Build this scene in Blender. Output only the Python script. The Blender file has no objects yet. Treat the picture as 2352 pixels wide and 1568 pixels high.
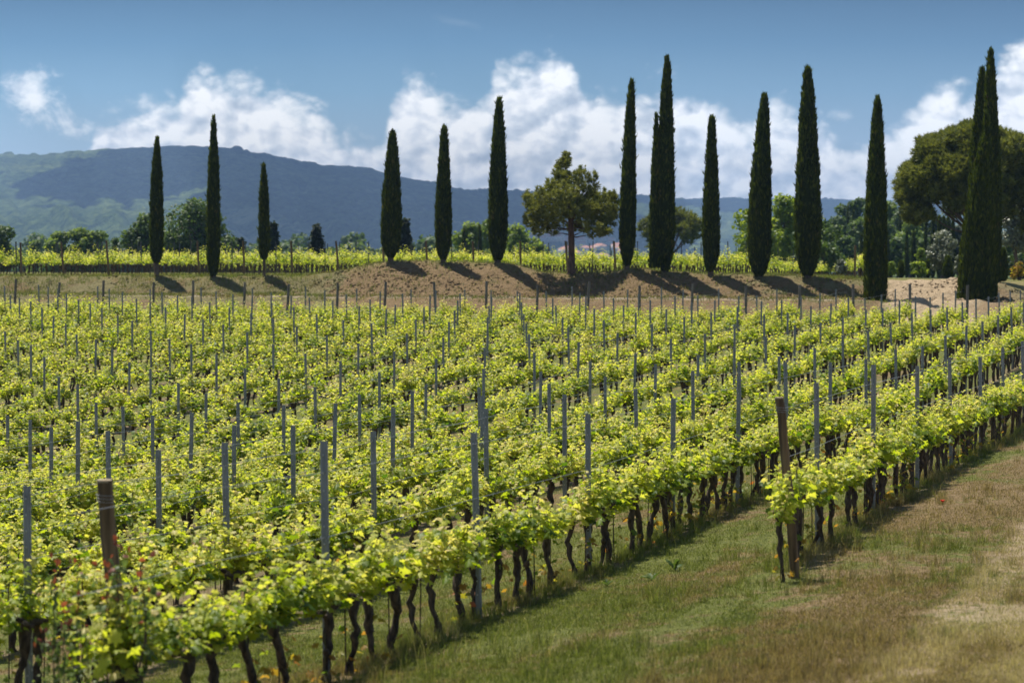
import bpy, math, random
import numpy as np
from mathutils import Vector, Matrix

sc = bpy.context.scene
C = sc.collection
PI = math.pi

# ------------------------------------------------------------------ camera
CAM_H = 3.7
FPX = 5500.0                      # focal length in units of a 2352 px wide picture
PITCH = math.atan(209.0 / FPX)    # horizon sits 209 px above the picture centre
cam = bpy.data.cameras.new("camera")
cam_o = bpy.data.objects.new("camera", cam)
C.objects.link(cam_o)
cam_o.location = (0, 0, CAM_H)
cam_o.rotation_euler = (PI / 2 - PITCH, 0, 0)
cam.sensor_width = 36.0
cam.lens = 36.0 * FPX / 2352.0
cam.clip_start = 0.5
cam.clip_end = 30000
cam.dof.use_dof = True
cam.dof.focus_distance = 43.0
cam.dof.aperture_fstop = 2.8
sc.camera = cam_o

# ------------------------------------------------------------------ light, exposure
sc.view_settings.view_transform = 'Standard'
sc.view_settings.look = 'None'
sc.view_settings.exposure = 0.5
sc.view_settings.gamma = 1.0
SUN_EL = math.radians(67)
SUN_AZ = math.radians(-33)        # measured from +Y towards +X : behind the scene, a little to the left
sun_dir = Vector((math.sin(SUN_AZ) * math.cos(SUN_EL), math.cos(SUN_AZ) * math.cos(SUN_EL), math.sin(SUN_EL)))
sl = bpy.data.lights.new("sun", 'SUN')
sl.energy = 5.0
sl.angle = math.radians(0.5)
sl.color = (1.0, 0.945, 0.845)
so = bpy.data.objects.new("sun", sl)
C.objects.link(so)
so.rotation_euler = sun_dir.to_track_quat('Z', 'Y').to_euler()
sc.cycles.max_bounces = 8
sc.cycles.diffuse_bounces = 3
sc.cycles.transmission_bounces = 4
sc.cycles.transparent_max_bounces = 6
sc.cycles.volume_bounces = 0
sc.cycles.caustics_reflective = False
sc.cycles.caustics_refractive = False

# ------------------------------------------------------------------ node helpers
class NT:
    def __init__(s, tree):
        s.t = tree
        s.n = tree.nodes
        s.l = tree.links
    def node(s, typ, **kw):
        n = s.n.new(typ)
        for k, v in kw.items():
            setattr(n, k, v)
        return n
    def set(s, sock, v):
        if isinstance(v, bpy.types.NodeSocket):
            s.l.new(v, sock)
        elif v is not None:
            sock.default_value = v
    def math(s, op, a, b=None, c=None, clamp=False):
        n = s.n.new('ShaderNodeMath')
        n.operation = op
        n.use_clamp = clamp
        s.set(n.inputs[0], a)
        s.set(n.inputs[1], b)
        s.set(n.inputs[2], c)
        return n.outputs[0]
    def smooth(s, v, lo, hi, out0=0.0, out1=1.0):
        n = s.n.new('ShaderNodeMapRange')
        n.interpolation_type = 'SMOOTHSTEP'
        s.set(n.inputs[0], v)
        s.set(n.inputs[1], lo)
        s.set(n.inputs[2], hi)
        s.set(n.inputs[3], out0)
        s.set(n.inputs[4], out1)
        return n.outputs[0]
    def lin(s, v, lo, hi, out0=0.0, out1=1.0):
        n = s.n.new('ShaderNodeMapRange')
        s.set(n.inputs[0], v)
        s.set(n.inputs[1], lo)
        s.set(n.inputs[2], hi)
        s.set(n.inputs[3], out0)
        s.set(n.inputs[4], out1)
        return n.outputs[0]
    def mix(s, f, a, b, blend='MIX'):
        n = s.n.new('ShaderNodeMix')
        n.data_type = 'RGBA'
        n.blend_type = blend
        s.set(n.inputs[0], f)
        s.set(n.inputs[6], tuple(a) + (1,) if isinstance(a, (tuple, list)) and len(a) == 3 else a)
        s.set(n.inputs[7], tuple(b) + (1,) if isinstance(b, (tuple, list)) and len(b) == 3 else b)
        return n.outputs[2]
    def noise(s, vec, scale, detail=4, rough=0.55, dist=0.0, ntype=None):
        n = s.n.new('ShaderNodeTexNoise')
        s.set(n.inputs['Vector'], vec)
        n.inputs['Scale'].default_value = scale
        n.inputs['Detail'].default_value = detail
        n.inputs['Roughness'].default_value = rough
        n.inputs['Distortion'].default_value = dist
        return n.outputs[0]
    def comb(s, x, y, z):
        n = s.n.new('ShaderNodeCombineXYZ')
        s.set(n.inputs[0], x)
        s.set(n.inputs[1], y)
        s.set(n.inputs[2], z)
        return n.outputs[0]
    def sep(s, v):
        n = s.n.new('ShaderNodeSeparateXYZ')
        s.set(n.inputs[0], v)
        return n.outputs
    def vmul(s, v, k):
        n = s.n.new('ShaderNodeVectorMath')
        n.operation = 'MULTIPLY'
        s.set(n.inputs[0], v)
        n.inputs[1].default_value = k
        return n.outputs[0]
    def vadd(s, v, k):
        n = s.n.new('ShaderNodeVectorMath')
        n.operation = 'ADD'
        s.set(n.inputs[0], v)
        n.inputs[1].default_value = k
        return n.outputs[0]
    def ramp(s, v, pts):
        n = s.n.new('ShaderNodeValToRGB')
        e = n.color_ramp.elements
        while len(e) > 1:
            e.remove(e[-1])
        e[0].position = pts[0][0]
        e[0].color = tuple(pts[0][1]) + (1,)
        for p, c in pts[1:]:
            q = e.new(p)
            q.color = tuple(c) + (1,)
        s.set(n.inputs[0], v)
        return n.outputs[0]

# ------------------------------------------------------------------ world: Nishita sky with low cumulus
world = bpy.data.worlds.new("World")
sc.world = world
world.use_nodes = True
world.node_tree.nodes.clear()
w = NT(world.node_tree)
wout = w.node('ShaderNodeOutputWorld')
bg = w.node('ShaderNodeBackground')
bg.inputs[1].default_value = 0.07
w.l.new(bg.outputs[0], wout.inputs[0])
sky = w.node('ShaderNodeTexSky', sky_type='NISHITA')
sky.sun_disc = False
sky.sun_elevation = SUN_EL
sky.sun_rotation = SUN_AZ % (2 * PI)
sky.altitude = 300
sky.dust_density = 0.6
sky.ozone_density = 2.0
tc = w.node('ShaderNodeTexCoord')
dx, dy, dz = w.sep(tc.outputs['Generated'])
dyc = w.math('MAXIMUM', dy, 0.02)
U = w.math('DIVIDE', dx, dyc)
V = w.math('DIVIDE', dz, dyc)
def up(x): return (x - 1176) / FPX
def vp(y): return (575 - y) / FPX
low = w.ramp(w.lin(V, 0.0, 0.12), [(0.0, (0.42, 0.52, 0.60)), (0.34, (0.31, 0.45, 0.56)), (0.55, (0.175, 0.33, 0.47)), (0.72, (0.095, 0.22, 0.36)), (0.88, (0.055, 0.14, 0.25)), (1.0, (0.045, 0.12, 0.22))])
# the right side of this sky is a deeper blue than the left
low = w.mix(w.smooth(U, -0.25, 0.25), w.mix(1.0, low, (1.12, 1.08, 1.05), 'MULTIPLY'), w.mix(1.0, low, (0.86, 0.84, 0.84), 'MULTIPLY'))
low10 = w.mix(1.0, low, (13.6, 13.4, 13.1), 'MULTIPLY')
skyc = w.mix(w.smooth(V, 0.13, 0.55), low10, sky.outputs[0])
P0 = w.comb(U, w.math('MULTIPLY', V, 1.35), 0.0)
tops = [(-300, 250), (0, 420), (120, 400), (195, 380), (225, 300), (270, 268), (335, 258), (400, 258), (430, 205), (470, 190), (550, 198), (620, 208), (660, 240), (740, 285), (800, 325), (860, 350), (890, 300), (915, 218), (950, 195), (1000, 232), (1060, 262), (1110, 250), (1140, 185), (1200, 160), (1265, 138), (1305, 155), (1335, 205), (1375, 252), (1430, 245), (1490, 212), (1550, 215), (1620, 248), (1690, 262), (1735, 300), (1790, 262), (1850, 275), (1900, 315), (1950, 375), (2010, 335), (2070, 300), (2120, 240), (2180, 215), (2235, 235), (2290, 150), (2352, 120), (2600, 140), (2900, 260)]
fc = w.node('ShaderNodeFloatCurve')
cv = fc.mapping.curves[0]
fc.mapping.use_clip = False
lo_x, hi_x = -300.0, 2900.0
pts = [((x - lo_x) / (hi_x - lo_x), (575 - y) / 575.0) for x, y in tops]
cv.points[0].location = pts[0]
cv.points[1].location = pts[-1]
for p in pts[1:-1]:
    cv.points.new(*p)
fc.mapping.update()
w.set(fc.inputs[1], w.lin(U, up(lo_x), up(hi_x)))
topv = w.math('MULTIPLY', fc.outputs[0], 575.0 / FPX)
n1 = w.noise(P0, 44, 9, 0.64, 0.3)
n2 = w.noise(w.vadd(P0, (3.1, 1.7, 0.0)), 16, 7, 0.55, 0.1)
def billow(vec, sc_):
    vn = w.node('ShaderNodeTexVoronoi'); vn.feature = 'F1'; vn.voronoi_dimensions = '2D'
    vn.inputs['Scale'].default_value = sc_; vn.inputs['Detail'].default_value = 2.0; vn.inputs['Roughness'].default_value = 0.55
    w.set(vn.inputs['Vector'], vec)
    return w.math('SUBTRACT', 0.45, vn.outputs['Distance'])
warp = w.node('ShaderNodeVectorMath'); warp.operation = 'ADD'
w.set(warp.inputs[0], P0); w.set(warp.inputs[1], w.comb(w.math('MULTIPLY', n1, 0.012), w.math('MULTIPLY', n2, 0.012), 0.0))
bl = billow(warp.outputs[0], 62)
bl_s = billow(w.vadd(warp.outputs[0], (0.0028, -0.0045, 0.0)), 62)
nd = w.math('SUBTRACT', n1, 0.5)
nd2 = w.math('SUBTRACT', n2, 0.5)
f1 = w.math('ADD', w.math('SUBTRACT', w.math('ADD', topv, 0.0055), V), w.math('ADD', w.math('MULTIPLY', nd, 0.022), w.math('MULTIPLY', bl, 0.010)))
d1 = w.smooth(f1, -0.0045, 0.0095)
holes = w.smooth(w.math('ADD', n2, w.math('MULTIPLY', w.math('SUBTRACT', topv, V), 3.5)), 0.22, 0.36, 0.93, 1.0)
d1 = w.math('MULTIPLY', d1, holes)
def blob(x, y, ax, ay, L, W, k):
    q = math.hypot(ax, ay)
    ca, sa = ax / q, -ay / q
    uu = w.math('SUBTRACT', U, up(x))
    vv = w.math('SUBTRACT', V, vp(y))
    p = w.math('ADD', w.math('MULTIPLY', uu, ca), w.math('MULTIPLY', vv, sa))
    s_ = w.math('SUBTRACT', w.math('MULTIPLY', vv, ca), w.math('MULTIPLY', uu, sa))
    p = w.math('POWER', w.math('DIVIDE', p, L / FPX), 2.0)
    s_ = w.math('POWER', w.math('ABSOLUTE', w.math('DIVIDE', s_, W / FPX)), 2.0)
    r_ = w.math('SQRT', w.math('ADD', p, s_))
    return w.math('MULTIPLY', w.smooth(w.math('ADD', w.math('SUBTRACT', 1.0, r_), w.math('MULTIPLY', nd, 4.2)), 0.0, 1.3), k)
for b in [(60, 232, 200, 115, 175, 62, 0.9), (155, 285, 200, 150, 90, 44, 0.8), (397, 222, 20, 22, 20, 12, 0.4), (715, 229, 110, 34, 70, 13, 0.5), (1930, 264, 10, 1, 40, 17, 0.3), (1060, 55, 60, 12, 70, 12, 0.05), (-120, 190, 200, 40, 160, 40, 0.8)]:
    d1 = w.math('MAXIMUM', d1, blob(*b))
ns = w.noise(w.vadd(P0, (0.005, -0.008, 0.0)), 44, 6, 0.6, 0.3)
nl = w.noise(P0, 44, 6, 0.6, 0.3)
lit = w.math('ADD', w.math('MULTIPLY', w.math('SUBTRACT', nl, ns), 2.4), 0.72)
lit = w.math('ADD', lit, w.math('MULTIPLY', w.math('SUBTRACT', bl, bl_s), 0.75))
lit = w.math('ADD', lit, w.math('MULTIPLY', nd2, 1.7))
edge = w.smooth(f1, 0.0, 0.022, 0.22, 0.0)
lit = w.math('ADD', lit, edge, clamp=True)
cc = w.ramp(lit, [(0.0, (0.38, 0.44, 0.52)), (0.4, (0.56, 0.61, 0.67)), (0.75, (0.78, 0.80, 0.83)), (1.0, (0.95, 0.95, 0.94))])
cc = w.mix(1.0, cc, (15.2, 15.0, 14.6), 'MULTIPLY')
front = w.smooth(dy, 0.02, 0.15)
w.set(bg.inputs[0], w.mix(w.math('MULTIPLY', w.math('MULTIPLY', d1, 0.93), front), skyc, cc))

# ------------------------------------------------------------------ numpy noise
def _hash(ix, iy, seed):
    h = (ix.astype(np.int64) * 374761393 + iy.astype(np.int64) * 668265263 + seed * 1442695041) & 0xffffffff
    h = ((h ^ (h >> 13)) * 1274126177) & 0xffffffff
    h = h ^ (h >> 16)
    return (h & 0xffff) / 65535.0
def vnoise(x, y, seed=0):
    x = np.asarray(x, float); y = np.asarray(y, float)
    ix = np.floor(x); iy = np.floor(y)
    fx = x - ix; fy = y - iy
    fx = fx * fx * (3 - 2 * fx); fy = fy * fy * (3 - 2 * fy)
    a = _hash(ix, iy, seed); b = _hash(ix + 1, iy, seed)
    c = _hash(ix, iy + 1, seed); d = _hash(ix + 1, iy + 1, seed)
    return (a * (1 - fx) + b * fx) * (1 - fy) + (c * (1 - fx) + d * fx) * fy
def fbm(x, y, seed=0, o=4, g=0.5):
    v = 0; amp = 1; tot = 0
    for i in range(o):
        v = v + amp * vnoise(x * 2 ** i + i * 17.3, y * 2 ** i - i * 9.1, seed + i)
        tot += amp; amp *= g
    return v / tot
def sstep(x, lo, hi):
    t = np.clip((x - lo) / (hi - lo), 0, 1)
    return t * t * (3 - 2 * t)

# ------------------------------------------------------------------ terrain
TH = math.radians(17.4)
S_, C_ = math.sin(TH), math.cos(TH)
def row_xy(r, a):                       # row coordinates (r across, a along) to world
    return r * C_ + a * S_, a * C_ - r * S_
BT_X = [-400, 0, 400, 700, 800, 860, 898, 960, 1018, 1080, 1143, 1195, 1250, 1312, 1380, 1440, 1520, 1632, 1742, 1856, 1960, 2050, 2200, 2290, 2400, 2900]
BT_Z = [2.2, 2.25, 2.25, 2.28, 2.62, 3.0, 3.14, 3.08, 3.09, 3.0, 3.05, 2.85, 2.52, 2.46, 2.5, 2.72, 2.62, 2.46, 2.42, 2.32, 2.25, 2.15, 2.3, 2.1, 1.2, 0.6]
RX = [-900, -300, 0, 100, 190, 260, 350, 480, 540, 600, 640, 700, 800, 850, 920, 1000, 1040, 1110, 1170, 1250, 1350, 1470, 1550, 1640, 1720, 1800, 1900, 2050, 2200, 2400, 3300]
RY = [400, 372, 360, 359, 350, 345, 340, 338, 341, 354, 361, 376, 383, 386, 405, 421, 432, 437, 438, 444, 448, 447, 458, 455, 457, 459, 459, 463, 460, 455, 450]
FY = [14, 20, 28, 36, 44, 50, 58, 70, 90, 112, 125]
FS = [0.09, 0.09, 0.095, 0.08, 0.08, 0.07, 0.06, 0.036, 0.016, 0.0, 0.0]
FC = [0.56, 0.23, -0.17, -0.42, -0.72, -0.92, -0.92, -0.66, -0.22, 0.10, 0.15]
def ground_z(X, Y, rough=True):
    X = np.asarray(X, float); Y = np.asarray(Y, float)
    d = np.sqrt(X * X + Y * Y) + 1e-6
    px = 1176 + FPX * X / np.maximum(Y, 1.0)
    px = np.clip(px, -1500, 3900)
    a = X * S_ + Y * C_
    r = X * C_ - Y * S_
    z = 0.04 * (fbm(X * 0.12, Y * 0.12, 3) - 0.5) * 2
    sl_ = np.interp(Y, FY, FS); c0 = np.interp(Y, FY, FC)
    Xc = X - 0.6 * np.maximum(r + 4.0, 0)
    Xc = np.clip(Xc, -0.26 * np.maximum(Y, 14), 0.26 * np.maximum(Y, 14) + 2)
    z = z + sl_ * Xc + c0
    z = z + (1.33 - z) * sstep(a, 107.6, 112.0)
    top = np.interp(px, BT_X, BT_Z)
    foot = 119.4 - np.clip((top - 1.33) * 2.6, 1.5, 5.2)
    tt = np.clip((a - foot) / (119.4 - foot), 0, 1)
    tt = 0.75 * tt + 0.25 * tt * tt * (3 - 2 * tt)
    z = z + (top - 1.33) * tt
    back = 2.28 - 0.03 * np.clip(a - 140, 0, 60) - 0.045 * np.clip(a - 200, 0, 250)
    backr = 2.1 - 0.012 * np.clip(a - 140, 0, 160) - 0.05 * np.clip(a - 430, 0, 250)
    back = back + (backr - back) * sstep(px, 1780, 2000)
    z = z + (back - z) * sstep(a, 120.2, 125.5)
    # sandy gully on the right part of the bank
    # far country: valley and hills
    Dr = np.interp(px, [0, 1050, 1500, 3000], [6000, 6000, 8300, 8600])
    zr = CAM_H + (575 - np.interp(px, RX, RY)) / FPX * Dr
    d0 = 2500.0
    t = np.clip((d - d0) / (Dr - d0), 0, 1)
    g = t ** 1.15
    zh = -46 + (zr + 46) * g
    spur = (fbm(px * 0.0036 + d * 0.0002, d * 0.0006, 11, 5, 0.42) - 0.5) * 2
    zh = zh + spur * 75 * np.sin(PI * t) ** 1.2 * (1 - 0.65 * t)
    rav = np.abs(fbm(px * 0.011 + d * 0.0006, d * 0.0011, 23, 4, 0.5) - 0.5) * 2
    zh = zh + (rav - 0.3) * 46 * np.sin(PI * t) ** 0.9 * (1 - 0.6 * t)
    zh = zh - np.clip(d - Dr, 0, 3000) * 0.16
    k = sstep(d, 900, 1500)
    z = z + (zh - z) * k
    if rough:
        bank = sstep(a, 107, 112.5) * (1 - sstep(a, 121, 124))
        z = z + bank * ((fbm(X * 1.3, Y * 1.6, 21, 5, 0.62) - 0.5) * 0.30)
        br = sstep(px, 1950, 2060) * bank
        z = z + br * (np.abs(fbm(X * 0.9, Y * 0.35, 33, 3) - 0.5) * 0.6 - 0.08)
        fo = sstep(d, 1000, 1900)
        z = z + fo * ((vnoise(X / 14, Y / 14, 5) - 0.5) * 12 + (vnoise(X / 36, Y / 36, 6) - 0.5) * 9) * (0.35 + 0.65 * sstep(fbm(X / 300, Y / 420, 8), 0.36, 0.46))
    return z
def gz(x, y):
    return float(ground_z(np.array([x]), np.array([y]))[0])
cp, sp = math.cos(PITCH), math.sin(PITCH)
def at(xd, yd, Y):                       # a point seen at xd, yd in a 2352x1568 view, at forward distance Y
    t = (784 - yd) / FPX
    h = Y * (t * cp - sp) / (cp + t * sp)
    dep = Y * cp - h * sp
    return ((xd - 1176) / FPX * dep, Y, CAM_H + h)
def ppm(Y): return FPX / Y               # view px per metre at distance Y

# ------------------------------------------------------------------ mesh helpers
def mk_mesh(name, V_, F_, mats, midx=None, attr=None, smooth=False):
    """V_ (n,3) array, F_ (m,k) int array (k=3 or 4) or list of such arrays"""
    Fs = F_ if isinstance(F_, list) else [F_]
    me = bpy.data.meshes.new(name)
    V_ = np.asarray(V_, np.float32)
    me.vertices.add(len(V_))
    me.vertices.foreach_set('co', V_.ravel())
    idx = np.concatenate([np.asarray(f, np.int32).ravel() for f in Fs])
    cnt = np.concatenate([np.full(len(f), f.shape[1], np.int32) for f in Fs])
    st = np.concatenate([[0], np.cumsum(cnt)[:-1]]).astype(np.int32)
    me.loops.add(len(idx))
    me.loops.foreach_set('vertex_index', idx)
    me.polygons.add(len(cnt))
    me.polygons.foreach_set('loop_start', st)
    me.polygons.foreach_set('loop_total', cnt)
    for m in mats:
        me.materials.append(m)
    if midx is not None:
        me.polygons.foreach_set('material_index', np.asarray(midx, np.int32))
    if smooth:
        me.polygons.foreach_set('use_smooth', np.ones(len(cnt), bool))
    if attr is not None:
        for k, v in attr.items():
            at_ = me.attributes.new(k, 'FLOAT', 'POINT')
            at_.data.foreach_set('value', np.asarray(v, np.float32))
    me.update()
    me.validate()
    return me
def link(name, data, parent=None, loc=None, rz=0.0):
    o = bpy.data.objects.new(name, data)
    C.objects.link(o)
    if parent is not None:
        o.parent = parent
    if loc is not None:
        o.location = loc
    if rz:
        o.rotation_euler = (0, 0, rz)
    return o
def tag(o, label=None, cat=None, group=None, kind=None):
    if label: o['label'] = label
    if cat: o['category'] = cat
    if group: o['group'] = group
    if kind: o['kind'] = kind
    return o
class MB:
    """collects geometry with a material index and a random value per vertex"""
    def __init__(s):
        s.v = []; s.f3 = []; s.f4 = []; s.m3 = []; s.m4 = []; s.r = []; s.n = 0
    def add(s, v, f, m=0, r=0.5):
        v = np.asarray(v, np.float32); f = np.asarray(f, np.int64)
        if len(v) == 0 or len(f) == 0: return
        s.v.append(v)
        (s.f3 if f.shape[1] == 3 else s.f4).append(f + s.n)
        (s.m3 if f.shape[1] == 3 else s.m4).append(np.full(len(f), m))
        s.r.append(np.broadcast_to(np.asarray(r, np.float32), (len(v),)).copy())
        s.n += len(v)
    def mesh(s, name, mats, smooth=False):
        F = []; M = []
        if s.f3: F.append(np.concatenate(s.f3)); M += s.m3
        if s.f4: F.append(np.concatenate(s.f4)); M += s.m4
        return mk_mesh(name, np.concatenate(s.v), F, mats, np.concatenate(M), {'rnd': np.concatenate(s.r)}, smooth)
    def box(s, c, sz, m=0, r=0.5):
        x, y, z = sz[0] / 2, sz[1] / 2, sz[2] / 2
        v = np.array([(i * x, j * y, k * z) for i in (-1, 1) for j in (-1, 1) for k in (-1, 1)]) + np.array(c)
        f = np.array([(0, 1, 3, 2), (4, 6, 7, 5), (0, 4, 5, 1), (2, 3, 7, 6), (0, 2, 6, 4), (1, 5, 7, 3)])
        s.add(v, f, m, r)
    def tube(s, pts, rad, n=6, m=0, r=0.5, cap=True, jit=0.0, rs=None):
        pts = np.asarray(pts, float); rad = np.broadcast_to(np.asarray(rad, float), (len(pts),))
        tan = np.gradient(pts, axis=0)
        tan /= np.linalg.norm(tan, axis=1)[:, None] + 1e-9
        ref = np.where(np.abs(tan[:, 2:3]) > 0.9, np.array([[1.0, 0, 0]]), np.array([[0, 0, 1.0]]))
        b1 = np.cross(tan, ref); b1 /= np.linalg.norm(b1, axis=1)[:, None] + 1e-9
        for i in range(1, len(b1)):
            if np.dot(b1[i], b1[i - 1]) < 0 and abs(np.dot(b1[i], b1[i - 1])) > 0.3: b1[i] *= -1
        b2 = np.cross(tan, b1)
        an = np.arange(n) / n * 2 * PI
        rr = rad[:, None] * np.ones((1, n))
        if jit and rs is not None:
            rr = rr * (1 + rs.uniform(-jit, jit, rr.shape))
        v = pts[:, None, :] + rr[:, :, None] * (np.cos(an)[None, :, None] * b1[:, None, :] + np.sin(an)[None, :, None] * b2[:, None, :])
        v = v.reshape(-1, 3)
        k = len(pts)
        i, j = np.meshgrid(np.arange(k - 1), np.arange(n), indexing='ij')
        i = i.ravel(); j = j.ravel(); j2 = (j + 1) % n
        f = np.stack([i * n + j, i * n + j2, (i + 1) * n + j2, (i + 1) * n + j], 1)
        s.add(v, f, m, r)
        if cap:
            for e, o in ((0, 0), (k - 1, (k - 1) * n)):
                vv = np.vstack([v[o:o + n], pts[e]])
                jj = np.arange(n)
                s.add(vv, np.stack([jj, (jj + 1) % n, np.full(n, n)], 1), m, r)
def frames(N, spin):
    """rotation matrices whose z column is N, turned by spin"""
    N = N / (np.linalg.norm(N, axis=1)[:, None] + 1e-9)
    ref = np.where(np.abs(N[:, 2:3]) > 0.95, np.array([[1.0, 0, 0]]), np.array([[0, 0, 1.0]]))
    A = np.cross(ref, N); A /= np.linalg.norm(A, axis=1)[:, None] + 1e-9
    B = np.cross(N, A)
    c, s_ = np.cos(spin)[:, None], np.sin(spin)[:, None]
    X = A * c + B * s_
    Y = -A * s_ + B * c
    return np.stack([X, Y, N], axis=2)
def frames_dir(D, N):
    """y column along D, z near N"""
    D = D / (np.linalg.norm(D, axis=1)[:, None] + 1e-9)
    X = np.cross(D, N); X /= np.linalg.norm(X, axis=1)[:, None] + 1e-9
    Z = np.cross(X, D)
    return np.stack([X, D, Z], axis=2)
def scatter(tv, tf, pos, rot, scl):
    """copies of a template (tv, tf) at pos with rot and scl"""
    n = len(pos); m = len(tv)
    scl = np.asarray(scl, float)
    sc3 = scl[:, None] * np.ones((1, 3)) if scl.ndim == 1 else scl
    P = tv[None, :, :] * sc3[:, None, :]
    v = np.einsum('nij,nmj->nmi', rot, P) + pos[:, None, :]
    f = tf[None, :, :] + (np.arange(n) * m)[:, None, None]
    return v.reshape(-1, 3), f.reshape(-1, tf.shape[1]), np.repeat(np.arange(n), m)
# leaf templates (unit width about 1, in the xy plane, folded in z, stalk at the origin, tip towards +y)
def lobed_leaf():
    ang = np.radians([-95, -55, -32, -10, 18, 42, 65, 90, 115, 138, 162, 190, 212, 235, 275])
    rad = np.array([.16, .46, .36, .52, .34, .58, .42, .66, .42, .58, .34, .52, .36, .46, .16])
    x = np.cos(ang) * rad; y = np.sin(ang) * rad + 0.30
    z = -0.35 * np.abs(x) ** 1.2 + 0.08 * np.sin(ang * 5) - 0.25 * np.maximum(y - 0.3, 0) ** 1.5
    v = np.vstack([np.array([[0, 0.25, 0.05]]), np.stack([x, y, z], 1)])
    n = len(ang)
    i = np.arange(n)
    f = np.stack([np.zeros(n, int), 1 + i, 1 + (i + 1) % n], 1)
    return v, f
def simple_leaf():
    v = np.array([(0, 0, 0), (0.5, 0.15, -.12), (0.36, 0.62, -.12), (0, 0.95, -.1), (-0.36, 0.62, -.12), (-0.5, 0.15, -.12), (0, .4, .03)], float)
    i = np.arange(6)
    f = np.stack([np.full(6, 6), i, (i + 1) % 6], 1)
    return v, f
def quad_leaf():
    v = np.array([(0, 0, 0), (0.42, 0.45, -.1), (0, 0.95, 0), (-0.42, 0.45, -.1)], float)
    return v, np.array([(0, 1, 2), (0, 2, 3)])
def spray():
    v = np.array([(0, 0, 0), (0.5, 0.35, 0.1), (0, 1, 0), (-0.5, 0.35, 0.1)], float)
    return v, np.array([(0, 1, 2), (0, 2, 3)])
def needle_tuft(rs, n=8):
    vs = []; fs = []
    for i in range(n):
        a = rs.uniform(0, 2 * PI); e = rs.uniform(0.25, 1.35)
        d = np.array([math.cos(a) * math.cos(e), math.sin(a) * math.cos(e), math.sin(e)])
        q = np.cross(d, rs.normal(size=3)); q /= np.linalg.norm(q)
        k = len(vs)
        vs += [q * 0.12, -q * 0.12, d * rs.uniform(.8, 1.1)]
        fs.append((k, k + 1, k + 2))
    return np.array(vs), np.array(fs)

# ------------------------------------------------------------------ materials
def mat(name):
    m = bpy.data.materials.new(name)
    m.use_nodes = True
    m.node_tree.nodes.clear()
    t = NT(m.node_tree)
    out = t.node('ShaderNodeOutputMaterial')
    return m, t, out
def leaf_mat(name, cols, tcols, trans=0.5, rough=0.5, spec=0.4, vary=0.5):
    """cols: ramp of reflectance over the rnd attribute, tcols: colour of light passing through"""
    m, t, out = mat(name)
    a = t.node('ShaderNodeAttribute'); a.attribute_name = 'rnd'
    oi = t.node('ShaderNodeObjectInfo')
    geo = t.node('ShaderNodeNewGeometry')
    nz = t.noise(geo.outputs['Position'], 0.9, 3, 0.6)
    f = t.math('ADD', a.outputs['Fac'], t.math('MULTIPLY', t.math('SUBTRACT', nz, 0.5), vary), clamp=True)
    c = t.ramp(f, cols)
    tcx = t.ramp(f, tcols)
    p = t.node('ShaderNodeBsdfPrincipled')
    t.set(p.inputs['Base Color'], c)
    p.inputs['Roughness'].default_value = rough
    p.inputs['Specular IOR Level'].default_value = spec
    tr = t.node('ShaderNodeBsdfTranslucent')
    t.set(tr.inputs['Color'], tcx)
    mx = t.node('ShaderNodeMixShader')
    mx.inputs[0].default_value = trans
    t.l.new(p.outputs[0], mx.inputs[1]); t.l.new(tr.outputs[0], mx.inputs[2])
    t.l.new(mx.outputs[0], out.inputs[0])
    return m
def plain_mat(name, c1, c2, scale=8, rough=0.8, bump=0.3, stretch=(1, 1, 1), metal=0.0, spec=0.3, coord='Object', bdist=0.02):
    m, t, out = mat(name)
    tcn = t.node('ShaderNodeTexCoord')
    vec = t.vmul(tcn.outputs[coord], stretch)
    n = t.noise(vec, scale, 6, 0.6)
    f = t.smooth(n, 0.32, 0.68)
    c = t.mix(f, c1, c2)
    p = t.node('ShaderNodeBsdfPrincipled')
    t.set(p.inputs['Base Color'], c)
    p.inputs['Roughness'].default_value = rough
    p.inputs['Metallic'].default_value = metal
    p.inputs['Specular IOR Level'].default_value = spec
    if bump:
        b = t.node('ShaderNodeBump')
        b.inputs['Strength'].default_value = bump
        b.inputs['Distance'].default_value = bdist
        t.set(b.inputs['Height'], t.noise(vec, scale * 2.2, 5, 0.65))
        t.l.new(b.outputs[0], p.inputs['Normal'])
    t.l.new(p.outputs[0], out.inputs[0])
    return m
M = {}
M['vine_leaf'] = leaf_mat('vine_leaf', [(0, (0.03, 0.07, 0.008)), (0.3, (0.12, 0.19, 0.016)), (0.55, (0.335, 0.385, 0.045)), (0.8, (0.55, 0.545, 0.13)), (1, (0.64, 0.52, 0.24))],
                          [(0, (0.10, 0.20, 0.006)), (0.3, (0.47, 0.59, 0.010)), (0.55, (0.78, 0.81, 0.05)), (1, (0.90, 0.81, 0.14))], 0.52, 0.5, 0.32, 0.9)
M['dry_leaf'] = leaf_mat('dry_leaf', [(0, (0.10, 0.16, 0.02)), (0.5, (0.28, 0.24, 0.03)), (1, (0.30, 0.09, 0.02))],
                         [(0, (0.25, 0.38, 0.02)), (0.5, (0.60, 0.42, 0.03)), (1, (0.50, 0.14, 0.03))], 0.5, 0.5, 0.3)
M['rose_leaf'] = leaf_mat('rose_leaf', [(0, (0.08, 0.12, 0.035)), (0.6, (0.17, 0.21, 0.07)), (0.72, (0.12, 0.045, 0.03)), (1, (0.20, 0.06, 0.03))],
                          [(0, (0.12, 0.20, 0.03)), (0.6, (0.22, 0.30, 0.05)), (0.72, (0.28, 0.07, 0.03)), (1, (0.42, 0.12, 0.04))], 0.45, 0.5, 0.25, 0.1)
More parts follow.
